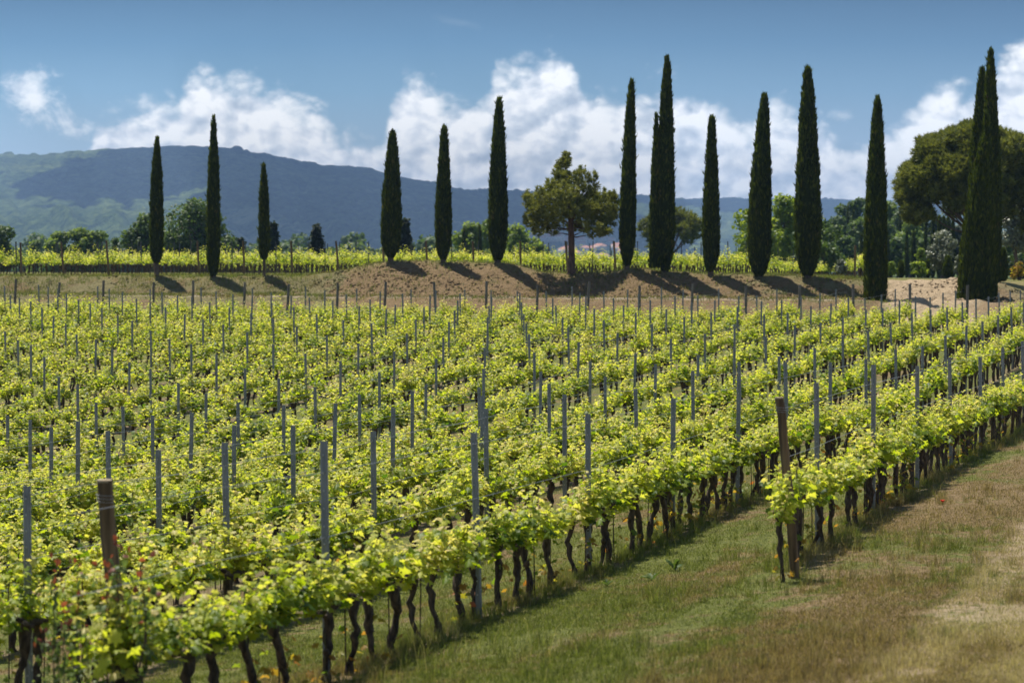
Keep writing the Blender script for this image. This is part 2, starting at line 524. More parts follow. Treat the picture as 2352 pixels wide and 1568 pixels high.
M['cypress'] = leaf_mat('cypress_leaf', [(0, (0.016, 0.026, 0.003)), (0.5, (0.046, 0.066, 0.007)), (0.85, (0.11, 0.135, 0.012)), (1, (0.15, 0.11, 0.03))],
                        [(0, (0.04, 0.07, 0.004)), (1, (0.20, 0.26, 0.01))], 0.3, 0.7, 0.12)
M['pine'] = leaf_mat('pine_needles', [(0, (0.060, 0.085, 0.018)), (0.5, (0.16, 0.185, 0.036)), (1, (0.28, 0.29, 0.065))],
                     [(0, (0.12, 0.15, 0.012)), (1, (0.38, 0.38, 0.05))], 0.32, 0.55, 0.3)
M['oak'] = leaf_mat('oak_leaf', [(0, (0.03, 0.06, 0.012)), (0.5, (0.055, 0.10, 0.018)), (1, (0.09, 0.14, 0.03))],
                    [(0, (0.06, 0.12, 0.012)), (1, (0.22, 0.32, 0.04))], 0.35, 0.55, 0.35)
M['light_tree'] = leaf_mat('light_leaf', [(0, (0.06, 0.10, 0.02)), (0.5, (0.11, 0.17, 0.03)), (1, (0.17, 0.23, 0.05))],
                           [(0, (0.16, 0.26, 0.02)), (1, (0.40, 0.50, 0.06))], 0.45, 0.55, 0.3)
M['lime_tree'] = leaf_mat('lime_leaf', [(0, (0.06, 0.11, 0.01)), (0.5, (0.13, 0.20, 0.02)), (1, (0.20, 0.26, 0.03))],
                          [(0, (0.20, 0.32, 0.02)), (1, (0.50, 0.58, 0.04))], 0.45, 0.5, 0.3)
M['dark_tree'] = leaf_mat('dark_leaf', [(0, (0.014, 0.026, 0.010)), (1, (0.04, 0.06, 0.02))],
                          [(0, (0.02, 0.04, 0.01)), (1, (0.08, 0.11, 0.02))], 0.25, 0.6, 0.25)
M['olive'] = leaf_mat('olive_leaf', [(0, (0.09, 0.11, 0.06)), (0.5, (0.17, 0.19, 0.12)), (1, (0.27, 0.28, 0.20))],
                      [(0, (0.12, 0.16, 0.06)), (1, (0.28, 0.30, 0.16))], 0.25, 0.45, 0.5)
M['vine_bark'] = plain_mat('vine_bark', (0.028, 0.020, 0.015), (0.125, 0.088, 0.062), 26, 0.9, 0.9, (1, 1, 0.35))
M['stem'] = plain_mat('green_stem', (0.10, 0.13, 0.03), (0.20, 0.15, 0.06), 12, 0.6, 0.0)
M['bark'] = plain_mat('tree_bark', (0.07, 0.05, 0.035), (0.17, 0.12, 0.085), 6, 0.9, 0.8, (1, 1, 0.3))
M['pine_bark'] = plain_mat('pine_bark', (0.055, 0.036, 0.028), (0.15, 0.095, 0.07), 7, 0.9, 0.9, (1, 1, 0.35))
M['post_steel'] = plain_mat('weathered_steel', (0.17, 0.178, 0.188), (0.29, 0.298, 0.31), 9, 0.55, 0.05, (1, 1, 0.25), 0.35, 0.5)
M['post_dark'] = plain_mat('dark_stake', (0.05, 0.055, 0.06), (0.11, 0.115, 0.12), 9, 0.6, 0.05, (1, 1, 0.25), 0.3, 0.4)
M['hook'] = plain_mat('hook_metal', (0.5, 0.5, 0.5), (0.7, 0.7, 0.68), 9, 0.4, 0.0, (1, 1, 1), 0.5, 0.6)
M['wood'] = plain_mat('post_wood', (0.080, 0.052, 0.027), (0.24, 0.16, 0.085), 14, 0.8, 0.6, (1, 1, 0.09))
M['wood_grey'] = plain_mat('grey_wood', (0.10, 0.088, 0.075), (0.24, 0.21, 0.18), 14, 0.85, 0.6, (1, 1, 0.09))
M['wood_end'] = plain_mat('post_end_grain', (0.28, 0.21, 0.13), (0.42, 0.34, 0.23), 30, 0.8, 0.2)
M['wire'] = plain_mat('wire_metal', (0.30, 0.30, 0.31), (0.5, 0.5, 0.5), 3, 0.4, 0.0, (1, 1, 1), 0.8, 0.5)
M['poppy'] = plain_mat('poppy_petal', (0.65, 0.02, 0.01), (0.75, 0.05, 0.02), 30, 0.5, 0.0)
M['wall'] = plain_mat('house_wall', (0.42, 0.34, 0.27), (0.55, 0.47, 0.38), 0.3, 0.9, 0.0)
M['roof'] = plain_mat('roof_tile', (0.30, 0.13, 0.08), (0.42, 0.20, 0.12), 0.6, 0.9, 0.0)
M['pane'] = plain_mat('window_dark', (0.03, 0.035, 0.04), (0.05, 0.055, 0.06), 1, 0.2, 0.0)
M['cloud'] = plain_mat('cloud_white', (0.75, 0.75, 0.76), (0.85, 0.85, 0.86), 0.01, 1.0, 0.0)

# shared ground colour: green turf, dry turf and bare earth by world position
def turf_colour(t, blade=False):
    geo = t.node('ShaderNodeNewGeometry')
    P = geo.outputs['Position']
    x, y, z = t.sep(P)
    r = t.math('SUBTRACT', t.math('MULTIPLY', x, C_), t.math('MULTIPLY', y, S_))
    a = t.math('ADD', t.math('MULTIPLY', x, S_), t.math('MULTIPLY', y, C_))
    rc = t.comb(r, t.math('MULTIPLY', a, 0.35), 0.0)
    nb = t.noise(rc, 0.55, 4, 0.6, 0.3)
    nm = t.noise(P, 2.1, 5, 0.65)
    nf = t.noise(P, 17.0, 4, 0.7)
    dry = t.math('ADD', nb, t.math('MULTIPLY', t.math('SUBTRACT', nm, 0.5), 0.55))
    # the track between the rows and the right verge is drier, the strip beside the vines greener
    dry = t.math('ADD', dry, t.smooth(r, -6.9, -3.2, -0.09, 0.055))
    dry = t.math('ADD', dry, t.smooth(t.math('ABSOLUTE', t.math('ADD', r, 4.9)), 0.0, 0.9, -0.06, 0.0))
    fd = t.smooth(dry, 0.40, 0.56)
    nq = t.noise(P, 6.5, 3, 0.7)
    nf2 = t.smooth(nf, 0.28, 0.72)
    fd = t.smooth(t.math('ADD', dry, t.math('MULTIPLY', t.math('SUBTRACT', nq, 0.5), 0.45)), 0.40, 0.56)
    green = t.mix(nf2, (0.045, 0.058, 0.012), (0.185, 0.195, 0.050))
    brown = t.mix(nf2, (0.085, 0.060, 0.027), (0.285, 0.20, 0.105))
    c = t.mix(fd, green, brown)
    straw = t.mix(nf, (0.24, 0.18, 0.10), (0.42, 0.34, 0.21))
    fs = t.smooth(t.math('ADD', t.noise(rc, 0.9, 4, 0.6), t.smooth(r, -3.3, -1.2, 0.0, 0.34)), 0.60, 0.78)
    c = t.mix(t.math('MULTIPLY', fs, 0.85), c, straw)
    for rc_ in (-2.55, -1.0):
        wt = t.smooth(t.math('ABSOLUTE', t.math('SUBTRACT', t.math('ADD', r, t.math('MULTIPLY', t.math('SUBTRACT', nm, 0.5), 0.5)), rc_)), 0.10, 0.38, 0.85, 0.0)
        wt = t.math('MULTIPLY', wt, t.smooth(nq, 0.3, 0.6))
        c = t.mix(wt, c, (0.36, 0.28, 0.18))
    return c, r, a, P, nf, nm
def blade_mat():
    m, t, out = mat('grass_blade')
    c, r, a, P, nf, nm = turf_colour(t, True)
    at_ = t.node('ShaderNodeAttribute'); at_.attribute_name = 'rnd'
    c = t.mix(t.smooth(at_.outputs['Fac'], 0.62, 1.0, 0.0, 0.8), c, (0.38, 0.30, 0.17))
    c = t.mix(t.smooth(at_.outputs['Fac'], 0.0, 0.3, 0.4, 0.0), c, (0.03, 0.04, 0.008))
    c = t.mix(1.0, c, (1.25, 1.3, 1.15), 'MULTIPLY')
    p = t.node('ShaderNodeBsdfPrincipled')
    t.set(p.inputs['Base Color'], c); p.inputs['Roughness'].default_value = 0.6; p.inputs['Specular IOR Level'].default_value = 0.25
    tr = t.node('ShaderNodeBsdfTranslucent')
    t.set(tr.inputs['Color'], t.mix(1.0, c, (1.5, 1.6, 0.9), 'MULTIPLY'))
    mx = t.node('ShaderNodeMixShader'); mx.inputs[0].default_value = 0.4
    t.l.new(p.outputs[0], mx.inputs[1]); t.l.new(tr.outputs[0], mx.inputs[2]); t.l.new(mx.outputs[0], out.inputs[0])
    return m
M['blade'] = blade_mat()
def ground_mat():
    m, t, out = mat('earth_and_turf')
    c, r, a, P, nf, nm = turf_colour(t)
    # bare strip of earth under each lower vine row
    q = t.math('FRACT', t.math('DIVIDE', t.math('ADD', r, 105.0 + 1.25), 2.5))
    under = t.smooth(t.math('ADD', t.math('ABSOLUTE', t.math('SUBTRACT', q, 0.5)), t.math('MULTIPLY', t.math('SUBTRACT', nm, 0.5), 0.12)), 0.06, 0.13, 0.75, 0.0)
    under = t.math('MULTIPLY', under, t.smooth(r, -4.6, -4.3, 1.0, 0.0))
    under = t.math('MULTIPLY', under, t.math('MAXIMUM', t.smooth(a, 26.0, 26.6), t.smooth(r, -6.2, -6.0, 1.0, 0.0)))
    earth = t.mix(nf, (0.11, 0.08, 0.045), (0.27, 0.20, 0.12))
    c = t.mix(under, c, earth)
    # embankment: brown clods with some turf, red-brown where bare
    n3 = t.noise(P, 0.8, 6, 0.65)
    n4 = t.noise(P, 5.0, 6, 0.7)
    bk = t.mix(n4, (0.088, 0.058, 0.029), (0.36, 0.25, 0.13))
    bk2 = t.mix(n4, (0.085, 0.080, 0.028), (0.30, 0.255, 0.125))
    x, y, z = t.sep(P)
    U_ = t.math('DIVIDE', x, y)
    bare = t.math('MULTIPLY', t.smooth(U_, up(720), up(860)), t.smooth(U_, up(1950), up(1300), 0.35, 1.0))
    bk = t.mix(t.smooth(t.math('ADD', n3, t.math('MULTIPLY', bare, 0.28)), 0.50, 0.66), bk2, bk)
    fb = t.smooth(a, 108.0, 110.5)
    c = t.mix(fb, c, bk)
    # pale track at the foot of the bank
    tr_ = t.math('MULTIPLY', t.smooth(a, 111.8, 112.2), t.smooth(a, 113.3, 113.7, 1.0, 0.0))
    c = t.mix(t.math('MULTIPLY', tr_, 0.75), c, t.mix(n4, (0.30, 0.23, 0.16), (0.48, 0.40, 0.29)))
    # grassy terrace top
    turf2 = t.mix(n4, (0.095, 0.11, 0.022), (0.26, 0.235, 0.08))
    ft = t.smooth(t.math('ADD', a, t.math('MULTIPLY', n3, 2.0)), 119.3, 121.8)
    c = t.mix(ft, c, turf2)
    # sandy eroded road on the right
    sand = t.mix(n4, (0.31, 0.22, 0.13), (0.60, 0.47, 0.31))
    sx = t.math('ADD', U_, t.math('MULTIPLY', t.math('SUBTRACT', n3, 0.5), 0.02))
    fsn = t.math('MULTIPLY', t.smooth(sx, up(2015), up(2050)), t.smooth(sx, up(2215), up(2275), 1.0, 0.25))
    fsn = t.math('MULTIPLY', fsn, t.math('MULTIPLY', t.smooth(a, 107.5, 109), t.smooth(a, 124, 128, 1.0, 0.0)))
    c = t.mix(t.math('MULTIPLY', fsn, t.smooth(n4, 0.25, 0.5, 0.6, 1.0)), c, sand)
    # beyond the terrace
    c = t.mix(t.smooth(y, 170.0, 230.0), c, (0.07, 0.10, 0.028))
    p = t.node('ShaderNodeBsdfPrincipled')
    t.set(p.inputs['Base Color'], c)
    p.inputs['Roughness'].default_value = 0.95
    p.inputs['Specular IOR Level'].default_value = 0.15
    b = t.node('ShaderNodeBump')
    b.inputs['Strength'].default_value = 1.0
    b.inputs['Distance'].default_value = 0.05
    t.set(b.inputs['Height'], t.math('ADD', t.noise(P, 24.0, 4, 0.7), t.math('MULTIPLY', n4, t.math('MULTIPLY', fb, 4.0))))
    t.l.new(b.outputs[0], p.inputs['Normal'])
    t.l.new(p.outputs[0], out.inputs[0])
    return m
M['ground'] = ground_mat()
def hill_mat():
    m, t, out = mat('wooded_hills')
    geo = t.node('ShaderNodeNewGeometry')
    P = geo.outputs['Position']
    n1_ = t.noise(P, 0.0035, 6, 0.6)
    n2_ = t.noise(P, 0.045, 5, 0.7)
    n3_ = t.noise(P, 0.0011, 4, 0.5)
    n2_ = t.smooth(n2_, 0.3, 0.7)
    c = t.mix(n2_, (0.008, 0.022, 0.007), (0.095, 0.135, 0.040))
    c2 = t.mix(n2_, (0.022, 0.045, 0.014), (0.155, 0.19, 0.060))
    c = t.mix(t.smooth(n1_, 0.42, 0.6), c, c2)
    meadow = t.smooth(t.math('ADD', n1_, t.math('MULTIPLY', n3_, 0.4)), 0.80, 0.86)
    x, y, z = t.sep(P)
    meadow = t.math('MULTIPLY', meadow, t.smooth(z, 40.0, 120.0, 1.0, 0.0))
    c = t.mix(meadow, c, (0.26, 0.26, 0.12))
    p = t.node('ShaderNodeBsdfPrincipled')
    t.set(p.inputs['Base Color'], c)
    p.inputs['Roughness'].default_value = 1.0
    p.inputs['Specular IOR Level'].default_value = 0.0
    b = t.node('ShaderNodeBump'); b.inputs['Strength'].default_value = 1.0; b.inputs['Distance'].default_value = 14.0
    t.set(b.inputs['Height'], t.noise(P, 0.09, 4, 0.65)); t.l.new(b.outputs[0], p.inputs['Normal'])
    t.l.new(p.outputs[0], out.inputs[0])
    return m
M['hills'] = hill_mat()
# haze air
hm = bpy.data.materials.new('haze_air'); hm.use_nodes = True; hm.node_tree.nodes.clear()
ht = NT(hm.node_tree); ho = ht.node('ShaderNodeOutputMaterial')
pv = ht.node('ShaderNodeVolumePrincipled')
pv.inputs['Color'].default_value = (0.38, 0.59, 0.96, 1)
pv.inputs['Density'].default_value = 0.000112
pv.inputs['Anisotropy'].default_value = 0.2
ht.l.new(pv.outputs[0], ho.inputs['Volume'])

# ------------------------------------------------------------------ ground and hills
def sheet(name, ys, ts, fx, m, zoff=0.0):
    Yg, Tg = np.meshgrid(ys, ts, indexing='ij')
    Xg = fx(Yg, Tg)
    Zg = ground_z(Xg, Yg) + zoff
    V_ = np.stack([Xg.ravel(), Yg.ravel(), Zg.ravel()], 1)
    ny, nt = Yg.shape
    i, j = np.meshgrid(np.arange(ny - 1), np.arange(nt - 1), indexing='ij')
    i = i.ravel(); j = j.ravel()
    F_ = np.stack([i * nt + j, i * nt + j + 1, (i + 1) * nt + j + 1, (i + 1) * nt + j], 1)
    return link(name, mk_mesh(name, V_, F_, [m], smooth=True))
ys = np.concatenate([np.arange(-25, 15, 1.0), np.arange(15, 100, 0.4), np.arange(100, 134, 0.1), np.arange(134, 420, 1.5)])
g = sheet('ground', ys, np.linspace(-0.42, 0.42, 760), lambda Y, T: T * (Y + 32), M['ground'])
tag(g, kind='structure')
ys = np.concatenate([np.arange(395, 1500, 14.0), np.arange(1500, 6400, 10.0), np.arange(6400, 9300, 22.0)])
h = sheet('hills', ys, np.linspace(-0.36, 0.36, 1000), lambda Y, T: T * (Y + 60), M['hills'], -0.4)
tag(h, kind='structure')

# ------------------------------------------------------------------ grapevines
RS = np.random.RandomState
LV, LF = lobed_leaf()
SV, SF = simple_leaf()
QV, QF = quad_leaf()
def vine_leaves(rs, dens=1.0, width=0.40, low=False):
    """positions, normals, directions, sizes and colour values of one vine's leaves; shoots as point lists"""
    P = []; N = []; D = []; S = []; R = []; shoots = []
    ns = rs.randint(8, 11)
    vig = rs.uniform(0.8, 1.22); tone = rs.normal(0, 0.07)
    for k in range(ns):
        bx = rs.uniform(-width, width); by = rs.normal(0, 0.035)
        bz = 0.66 + rs.uniform(-0.03, 0.08)
        out = rs.rand() < 0.45
        L = rs.uniform(0.24, 0.52) * vig * (1.45 if rs.rand() < 0.12 else 1.0)
        lean = np.array([rs.normal(0, 0.22), rs.normal(0, 0.20) if not out else rs.choice([-1, 1]) * rs.uniform(0.3, 0.7), 1.0])
        if out: L *= 0.72
        lean /= np.linalg.norm(lean)
        drop = rs.uniform(0.0, 0.25) if not out else rs.uniform(0.05, 0.4)
        nn = max(4, int(L / 0.043))
        pts_ = []
        for i in range(nn + 1):
            s = i / nn
            p = np.array([bx, by, bz]) + lean * L * s + np.array([0, 0, -1]) * drop * (s * L) ** 2 + np.array([math.sin(s * 5 + k), math.cos(s * 4 + k), 0]) * 0.02
            pts_.append(p)
            for q in range((3 if rs.rand() < 0.35 else 2) if rs.rand() < 0.95 * dens else 1):
                ang = rs.uniform(0, 2 * PI)
                o = np.array([math.cos(ang), math.sin(ang), 0])
                off = rs.uniform(0.04, 0.13) * (1 - 0.5 * s)
                P.append(p + o * off + np.array([0, 0, rs.uniform(-0.03, 0.05)]))
                N.append(np.array([0, 0, 1.0]) * rs.uniform(0.3, 1.2) + o * rs.uniform(0.2, 1.1) + rs.normal(0, 0.3, 3))
                D.append(o + np.array([0, 0, rs.uniform(-0.7, 0.2)]))
                S.append(rs.uniform(0.074, 0.122) * (1.0 - 0.52 * s ** 1.8))
                R.append(np.clip(0.38 + tone + 0.36 * s ** 1.3 + rs.normal(0, 0.17) + (0.3 if rs.rand() < 0.04 else 0), 0, 1))
        shoots.append(np.array(pts_))
    # interior leaves round the head
    for k in range(int(26 * dens)):
        o = rs.normal(0, 1, 3); o[2] = 0; o /= np.linalg.norm(o)
        P.append(np.array([rs.uniform(-width, width), rs.normal(0, 0.13), rs.uniform(0.68, 0.96)]))
        N.append(np.array([0, 0, 0.5]) + o * 0.9 + rs.normal(0, .3, 3))
        D.append(o + np.array([0, 0, -0.6]))
        S.append(rs.uniform(0.08, 0.13)); R.append(np.clip(rs.normal(0.3, 0.15), 0, 1))
    return np.array(P), np.array(N), np.array(D), np.array(S), np.array(R), shoots
def trunk_shape(rs):
    n = 13
    zz = np.linspace(-0.08, 0.66, n)
    x = np.cumsum(rs.normal(0, 0.016, n)); y = np.cumsum(rs.normal(0, 0.014, n))
    lean = rs.uniform(-0.10, 0.10)
    x = x - x[1] + lean * np.linspace(0, 1, n) + 0.03 * np.sin(zz * rs.uniform(6, 12) + rs.uniform(0, 6)); y -= y[1]
    rad = 0.042 + 0.010 * np.sin(zz * rs.uniform(10, 22) + rs.uniform(0, 6)) + 0.020 * sstep(zz, 0.42, 0.60) + 0.012 * sstep(-zz, -0.08, 0.02)
    return np.stack([x, y, zz], 1), rad * rs.uniform(0.66, 0.98)
def vine_variant(seed):
    rs = RS(seed)
    tb = MB()
    tp, tr_ = trunk_shape(rs)
    tb.tube(tp, tr_, 9, 0, 0.5, True, 0.16, rs)
    head = tp[-1]
    for k in range(rs.randint(3, 6)):          # stubby arms and spurs of the old head
        sgn = rs.choice([-1, 1])
        L = rs.uniform(0.08, 0.30)
        q = np.linspace(0, 1, 5)[:, None]
        e = np.array([sgn * L, rs.normal(0, 0.05), rs.uniform(0.02, 0.13)])
        pp = head + np.array([0, 0, -0.03]) + e * q + np.array([0, 0, 0.03]) * np.sin(q * PI)
        tb.tube(pp, np.linspace(0.034, 0.016, 5), 7, 0, 0.5, True, 0.15, rs)
    if rs.rand() < 0.5:                        # a burl or old stub lower down
        i = rs.randint(4, 9)
        e = np.array([rs.choice([-1, 1]) * 0.09, rs.normal(0, .04), 0.05])
        tb.tube(tp[i] + e * np.linspace(0, 1, 4)[:, None], [0.036, 0.034, 0.028, 0.018], 7, 0, 0.5, True, 0.1, rs)
    trunk = tb.mesh('trunk', [M['vine_bark']], True)
    P, N, D, S, R, shoots = vine_leaves(rs)
    fb = MB()
    R3 = frames_dir(D, N)
    S3 = np.stack([S * rs.uniform(0.85, 1.1, len(S)), S, S * rs.uniform(0.3, 1.6, len(S))], 1)
    v, f, idx = scatter(LV, LF, P, R3, S3)
    fb.add(v, f, 0, R[idx])
    for s_ in shoots:
        fb.tube(s_[::3] if len(s_) > 5 else s_, np.linspace(0.005, 0.002, len(s_[::3] if len(s_) > 5 else s_)), 4, 1, 0.5, False)
    fol = fb.mesh('foliage', [M['vine_leaf'], M['stem']])
    # yellowing leaves and suckers low on the trunk
    nb = MB()
    n = rs.randint(9, 26)
    base = rs.choice([-1, 1]) * rs.uniform(0.0, 0.12)
    P = np.stack([base + rs.normal(0, 0.09, n), rs.normal(0, 0.09, n), rs.uniform(0.03, 0.50, n)], 1)
    o = rs.normal(0, 1, (n, 3)); o[:, 2] *= 0.3
    R3 = frames_dir(o + np.array([0, 0, -0.8]), o + np.array([0, 0, 0.4]))
    v, f, idx = scatter(LV, LF, P, R3, rs.uniform(0.05, 0.10, n))
    nb.add(v, f, 0, np.clip(rs.normal(0.35, 0.3, n), 0, 1)[idx])
    nb.tube(np.array([[base, 0, -0.02], [base + 0.02, 0.02, 0.25], [base - 0.01, 0.01, 0.5]]), 0.003, 4, 1, 0.5, False)
    suck = nb.mesh('sucker_shoot', [M['dry_leaf'], M['stem']])
    sb = MB()
    sx = rs.uniform(0.06, 0.12) * rs.choice([-1, 1])
    sb.tube(np.array([[sx, 0.01, -0.05], [sx + 0.005, 0.0, 0.5], [sx, 0.0, 1.0]]), 0.0065, 5, 0, 0.5)
    stk = sb.mesh('stake', [M['vine_bark']])
    return trunk, fol, suck, stk
VINES = [vine_variant(100 + i) for i in range(14)]

ROWS = []          # (k, r, a_start, a_end)
for k in range(0, 24):
    ROWS.append((k, -5.0 - 2.5 * k, {0: 25.7, 1: 14.2}.get(k, 4.0), 107.0))
def inview(x, y, mL=0.035, mR=0.02):
    u = x / max(y, 0.1)
    return y > 12.5 and up(0) - mL - 0.6 / y < u < up(2352) + mR + 0.6 / y
spots = []
rs = RS(7)
for k, r, a0, a1 in ROWS:
    a = a0 + (0.35 if k > 1 else (0.7 if k == 0 else 0.6))
    i = 0
    while a < a1 - 0.4:
        x, y = row_xy(r + rs.normal(0, 0.03), a)
        if inview(x, y) and rs.rand() > 0.03:
            spots.append((y, x, k, i))
            i += 1
        a += 0.60 + rs.normal(0, 0.05)
spots.sort()
near = spots[:300]; far = spots[300:]
ORD = ['first', 'second', 'third', 'fourth', 'fifth', 'sixth', 'seventh', 'eighth', 'ninth', 'tenth', 'eleventh', 'twelfth', 'thirteenth', 'fourteenth', 'fifteenth', 'sixteenth', 'seventeenth', 'eighteenth', 'nineteenth', 'twentieth']
def ordn(i):
    if i < 20: return ORD[i]
    n = i + 1
    return '%d%s' % (n, {1: 'st', 2: 'nd', 3: 'rd'}.get(n % 10, 'th') if n % 100 not in (11, 12, 13) else 'th')
seen_row = {}
ROWNAME = {0: 'the short front row at the right', 1: 'the long front row'}
def rowname(k): return ROWNAME.get(k, 'the %s row back' % ordn(k))
vr = RS(55)
for (y, x, k, i) in near:
    c = seen_row.get(k, 0); seen_row[k] = c + (1 if x / y > up(0) else 0)
    z = gz(x, y)
    vi = vr.randint(len(VINES))
    o = bpy.data.objects.new('grapevine', None); C.objects.link(o)
    o.location = (x, y, z - 0.01)
    s = vr.uniform(0.92, 1.1)
    o.scale = (1.0, s, s)
    o.rotation_euler = (0, 0, PI / 2 - TH + (PI if vr.rand() < 0.5 else 0) + vr.normal(0, 0.05))
    row = rowname(k)
    if x / y > up(0):
        tag(o, 'leafy grapevine with dark trunk, %s from left in %s' % (ordn(c), row), 'grapevine', 'grapevines in %s' % row)
    else:
        seen_row[(k, 'l')] = seen_row.get((k, 'l'), 0) + 1
        tag(o, 'leafy grapevine with dark trunk, %s beyond left edge in %s' % (ordn(seen_row[(k, 'l')] - 1), row), 'grapevine', 'grapevines in %s' % row)
    tr_, fo, su, st_ = VINES[vi]
    link('trunk', tr_, o)
    link('foliage', fo, o)
    if vr.rand() < (0.75 if k < 2 else 0.4): link('sucker_shoot', su, o)
    if vr.rand() < 0.5: link('stake', st_, o)

o = bpy.data.objects.new('grapevine', None); C.objects.link(o)
o.location = (2.82, 24.9, gz(2.82, 24.9)); o.scale = (0.42, 0.75, 1.0); o.rotation_euler = (0, 0, PI / 2 - TH)
for nm_, me_ in zip(('trunk', 'foliage', 'sucker_shoot', 'stake'), VINES[3]): link(nm_, me_, o)
tag(o, 'narrow vine with its own thin stake pressed against the right brown end post', 'grapevine')

# the many vines farther off: one object per field
def far_variant(seed, nleaf_scale, tpl, big):
    rs = RS(seed)
    P, N, D, S, R, sh = vine_leaves(rs, nleaf_scale)
    keep = rs.rand(len(P)) < nleaf_scale
    P, N, D, S, R = P[keep], N[keep], D[keep], S[keep] * big, R[keep]
    v, f, idx = scatter(tpl[0], tpl[1], P, frames_dir(D, N), S)
    tb = MB()
    tp, tr_ = trunk_shape(rs)
    tb.tube(tp[::2], tr_[::2], 5, 0, 0.5, False)
    tb.tube(np.array([tp[-1] + (-0.25, 0, 0.06), tp[-1], tp[-1] + (0.25, 0, 0.06)]), 0.02, 4, 0, .5, False)
    return v, f, R[idx], np.concatenate(tb.v), np.concatenate(tb.f4)
def far_field(name, spots_, tiers):
    mb = MB()
    rs = RS(91)
    for (lo, hi, variants) in tiers:
        sel = [s for s in spots_ if lo <= s[0] < hi]
        if not sel: continue
        arr = np.array([(s[1], s[0]) for s in sel])
        zz = ground_z(arr[:, 0], arr[:, 1])
        which = rs.randint(0, len(variants), len(sel))
        flip = rs.rand(len(sel)) < 0.5
        scl = rs.uniform(0.86, 1.2, len(sel))
        for vi, (v, f, R, tv, tf) in enumerate(variants):
            ii = np.where(which == vi)[0]
            if len(ii) == 0: continue
            an = PI / 2 - TH + np.where(flip[ii], PI, 0) + rs.normal(0, 0.05, len(ii))
            c, s_ = np.cos(an), np.sin(an)
            for (vv, ff, mi, rr) in ((v, f, 0, R), (tv, tf, 1, np.full(len(tv), 0.5))):
                vx = vv[None, :, 0] * c[:, None] - vv[None, :, 1] * s_[:, None] + arr[ii, 0][:, None]
                vy = vv[None, :, 0] * s_[:, None] + vv[None, :, 1] * c[:, None] + arr[ii, 1][:, None]
                vz = vv[None, :, 2] * scl[ii][:, None] + zz[ii][:, None]
                W = np.stack([vx, vy, vz], 2).reshape(-1, 3)
                F = (ff[None] + (np.arange(len(ii)) * len(vv))[:, None, None]).reshape(-1, ff.shape[1])
                jr = np.repeat(rs.uniform(-0.1, 0.1, len(ii)), len(vv))
                mb.add(W, F, mi, np.clip(np.tile(rr, len(ii)) + jr, 0, 1))
    return link(name, mb.mesh(name, [M['vine_leaf'], M['vine_bark']]))
midv = [far_variant(300 + i, 0.85, (SV, SF), 1.12) for i in range(10)]
farv = [far_variant(320 + i, 0.62, (QV, QF), 1.38) for i in range(8)]
o = far_field('grapevine', far, [(0, 72, midv), (72, 400, farv)])
tag(o, 'rows of green vines filling the field as far as the foot of the bank', 'vineyard', kind='stuff')

# ------------------------------------------------------------------ posts
def steel_post_mesh(h, mt, w_=0.058, hooks=True, seed=0):
    b = MB()
    d_ = 0.036; tk = 0.004
    prof = [(-w_ / 2, 0), (-w_ / 2, d_), (-w_ / 2 + 0.014, d_), (-w_ / 2 + 0.014, d_ - tk), (-w_ / 2 + tk, d_ - tk), (-w_ / 2 + tk, tk), (-0.012, tk), (-0.008, tk + 0.006), (0.008, tk + 0.006), (0.012, tk),
            (w_ / 2 - tk, tk), (w_ / 2 - tk, d_ - tk), (w_ / 2 - 0.014, d_ - tk), (w_ / 2 - 0.014, d_), (w_ / 2, d_), (w_ / 2, 0), (0.012, 0), (0.008, 0.006), (-0.008, 0.006), (-0.012, 0)]
    n = len(prof)
    zs = [-0.25, 0.5, 1.2, h]
    v = [(x, y, z) for z in zs for x, y in prof]
    f = []
    for k in range(len(zs) - 1):
        for i in range(n):
            j = (i + 1) % n
            f.append((k * n + i, k * n + j, (k + 1) * n + j, (k + 1) * n + i))
    b.add(np.array(v), np.array(f), 0)
    parts = [(0, 1, 2, 3), (0, 3, 4, 5), (0, 5, 6, 19), (19, 6, 7, 18), (18, 7, 8, 17), (17, 8, 9, 16), (16, 9, 10, 15), (15, 10, 11, 14), (14, 11, 12, 13)]
    o_ = (len(zs) - 1) * n
    b.add(np.array(v), np.array([[o_ + q for q in p] for p in parts]), 0)
    if not hooks: return b.mesh('channel', [mt]), None
    hb = b
    for i in range(12):
        z = h - 0.06 - i * 0.14
        for sx in (-1, 1):
            hb.box((sx * (w_ / 2 + 0.004), d_ * 0.4, z), (0.008, 0.012, 0.018), 1)
        hb.box((0, -0.002, z - 0.05), (0.009, 0.004, 0.014), 1)
    return b.mesh('channel', [mt, M['hook']]), None
PST, PHK = steel_post_mesh(1.9, M['post_steel'])
post_spots = []
rs = RS(12)
for k, r, a0, a1 in ROWS:
    Y0 = {0: 40.55, 1: 39.8, 2: 40.15}.get(k, 40.0 + 0.45 * (k - 3))
    stp = {0: 4.1, 1: 3.96, 2: 3.97}.get(k, 3.88)
    for q in range(-8, 24):
        Yp = Y0 + q * stp
        a = (Yp + r * S_) / C_
        if a < a0 + 0.8 or a > a1 - 1.2 or (k == 1 and a < 16.5): continue
        x, y = row_xy(r, a + rs.normal(0, 0.07))
        if inview(x, y): post_spots.append((y, x, k))
post_spots.sort()
cnt = {}
pr = RS(5)
rest = MB()
pv_ = np.zeros((len(PST.vertices), 3)); pv_ = np.empty(len(PST.vertices) * 3); PST.vertices.foreach_get('co', pv_); pv_ = pv_.reshape(-1, 3)
pf_ = np.array([list(p.vertices) for p in PST.polygons if len(p.vertices) == 4])
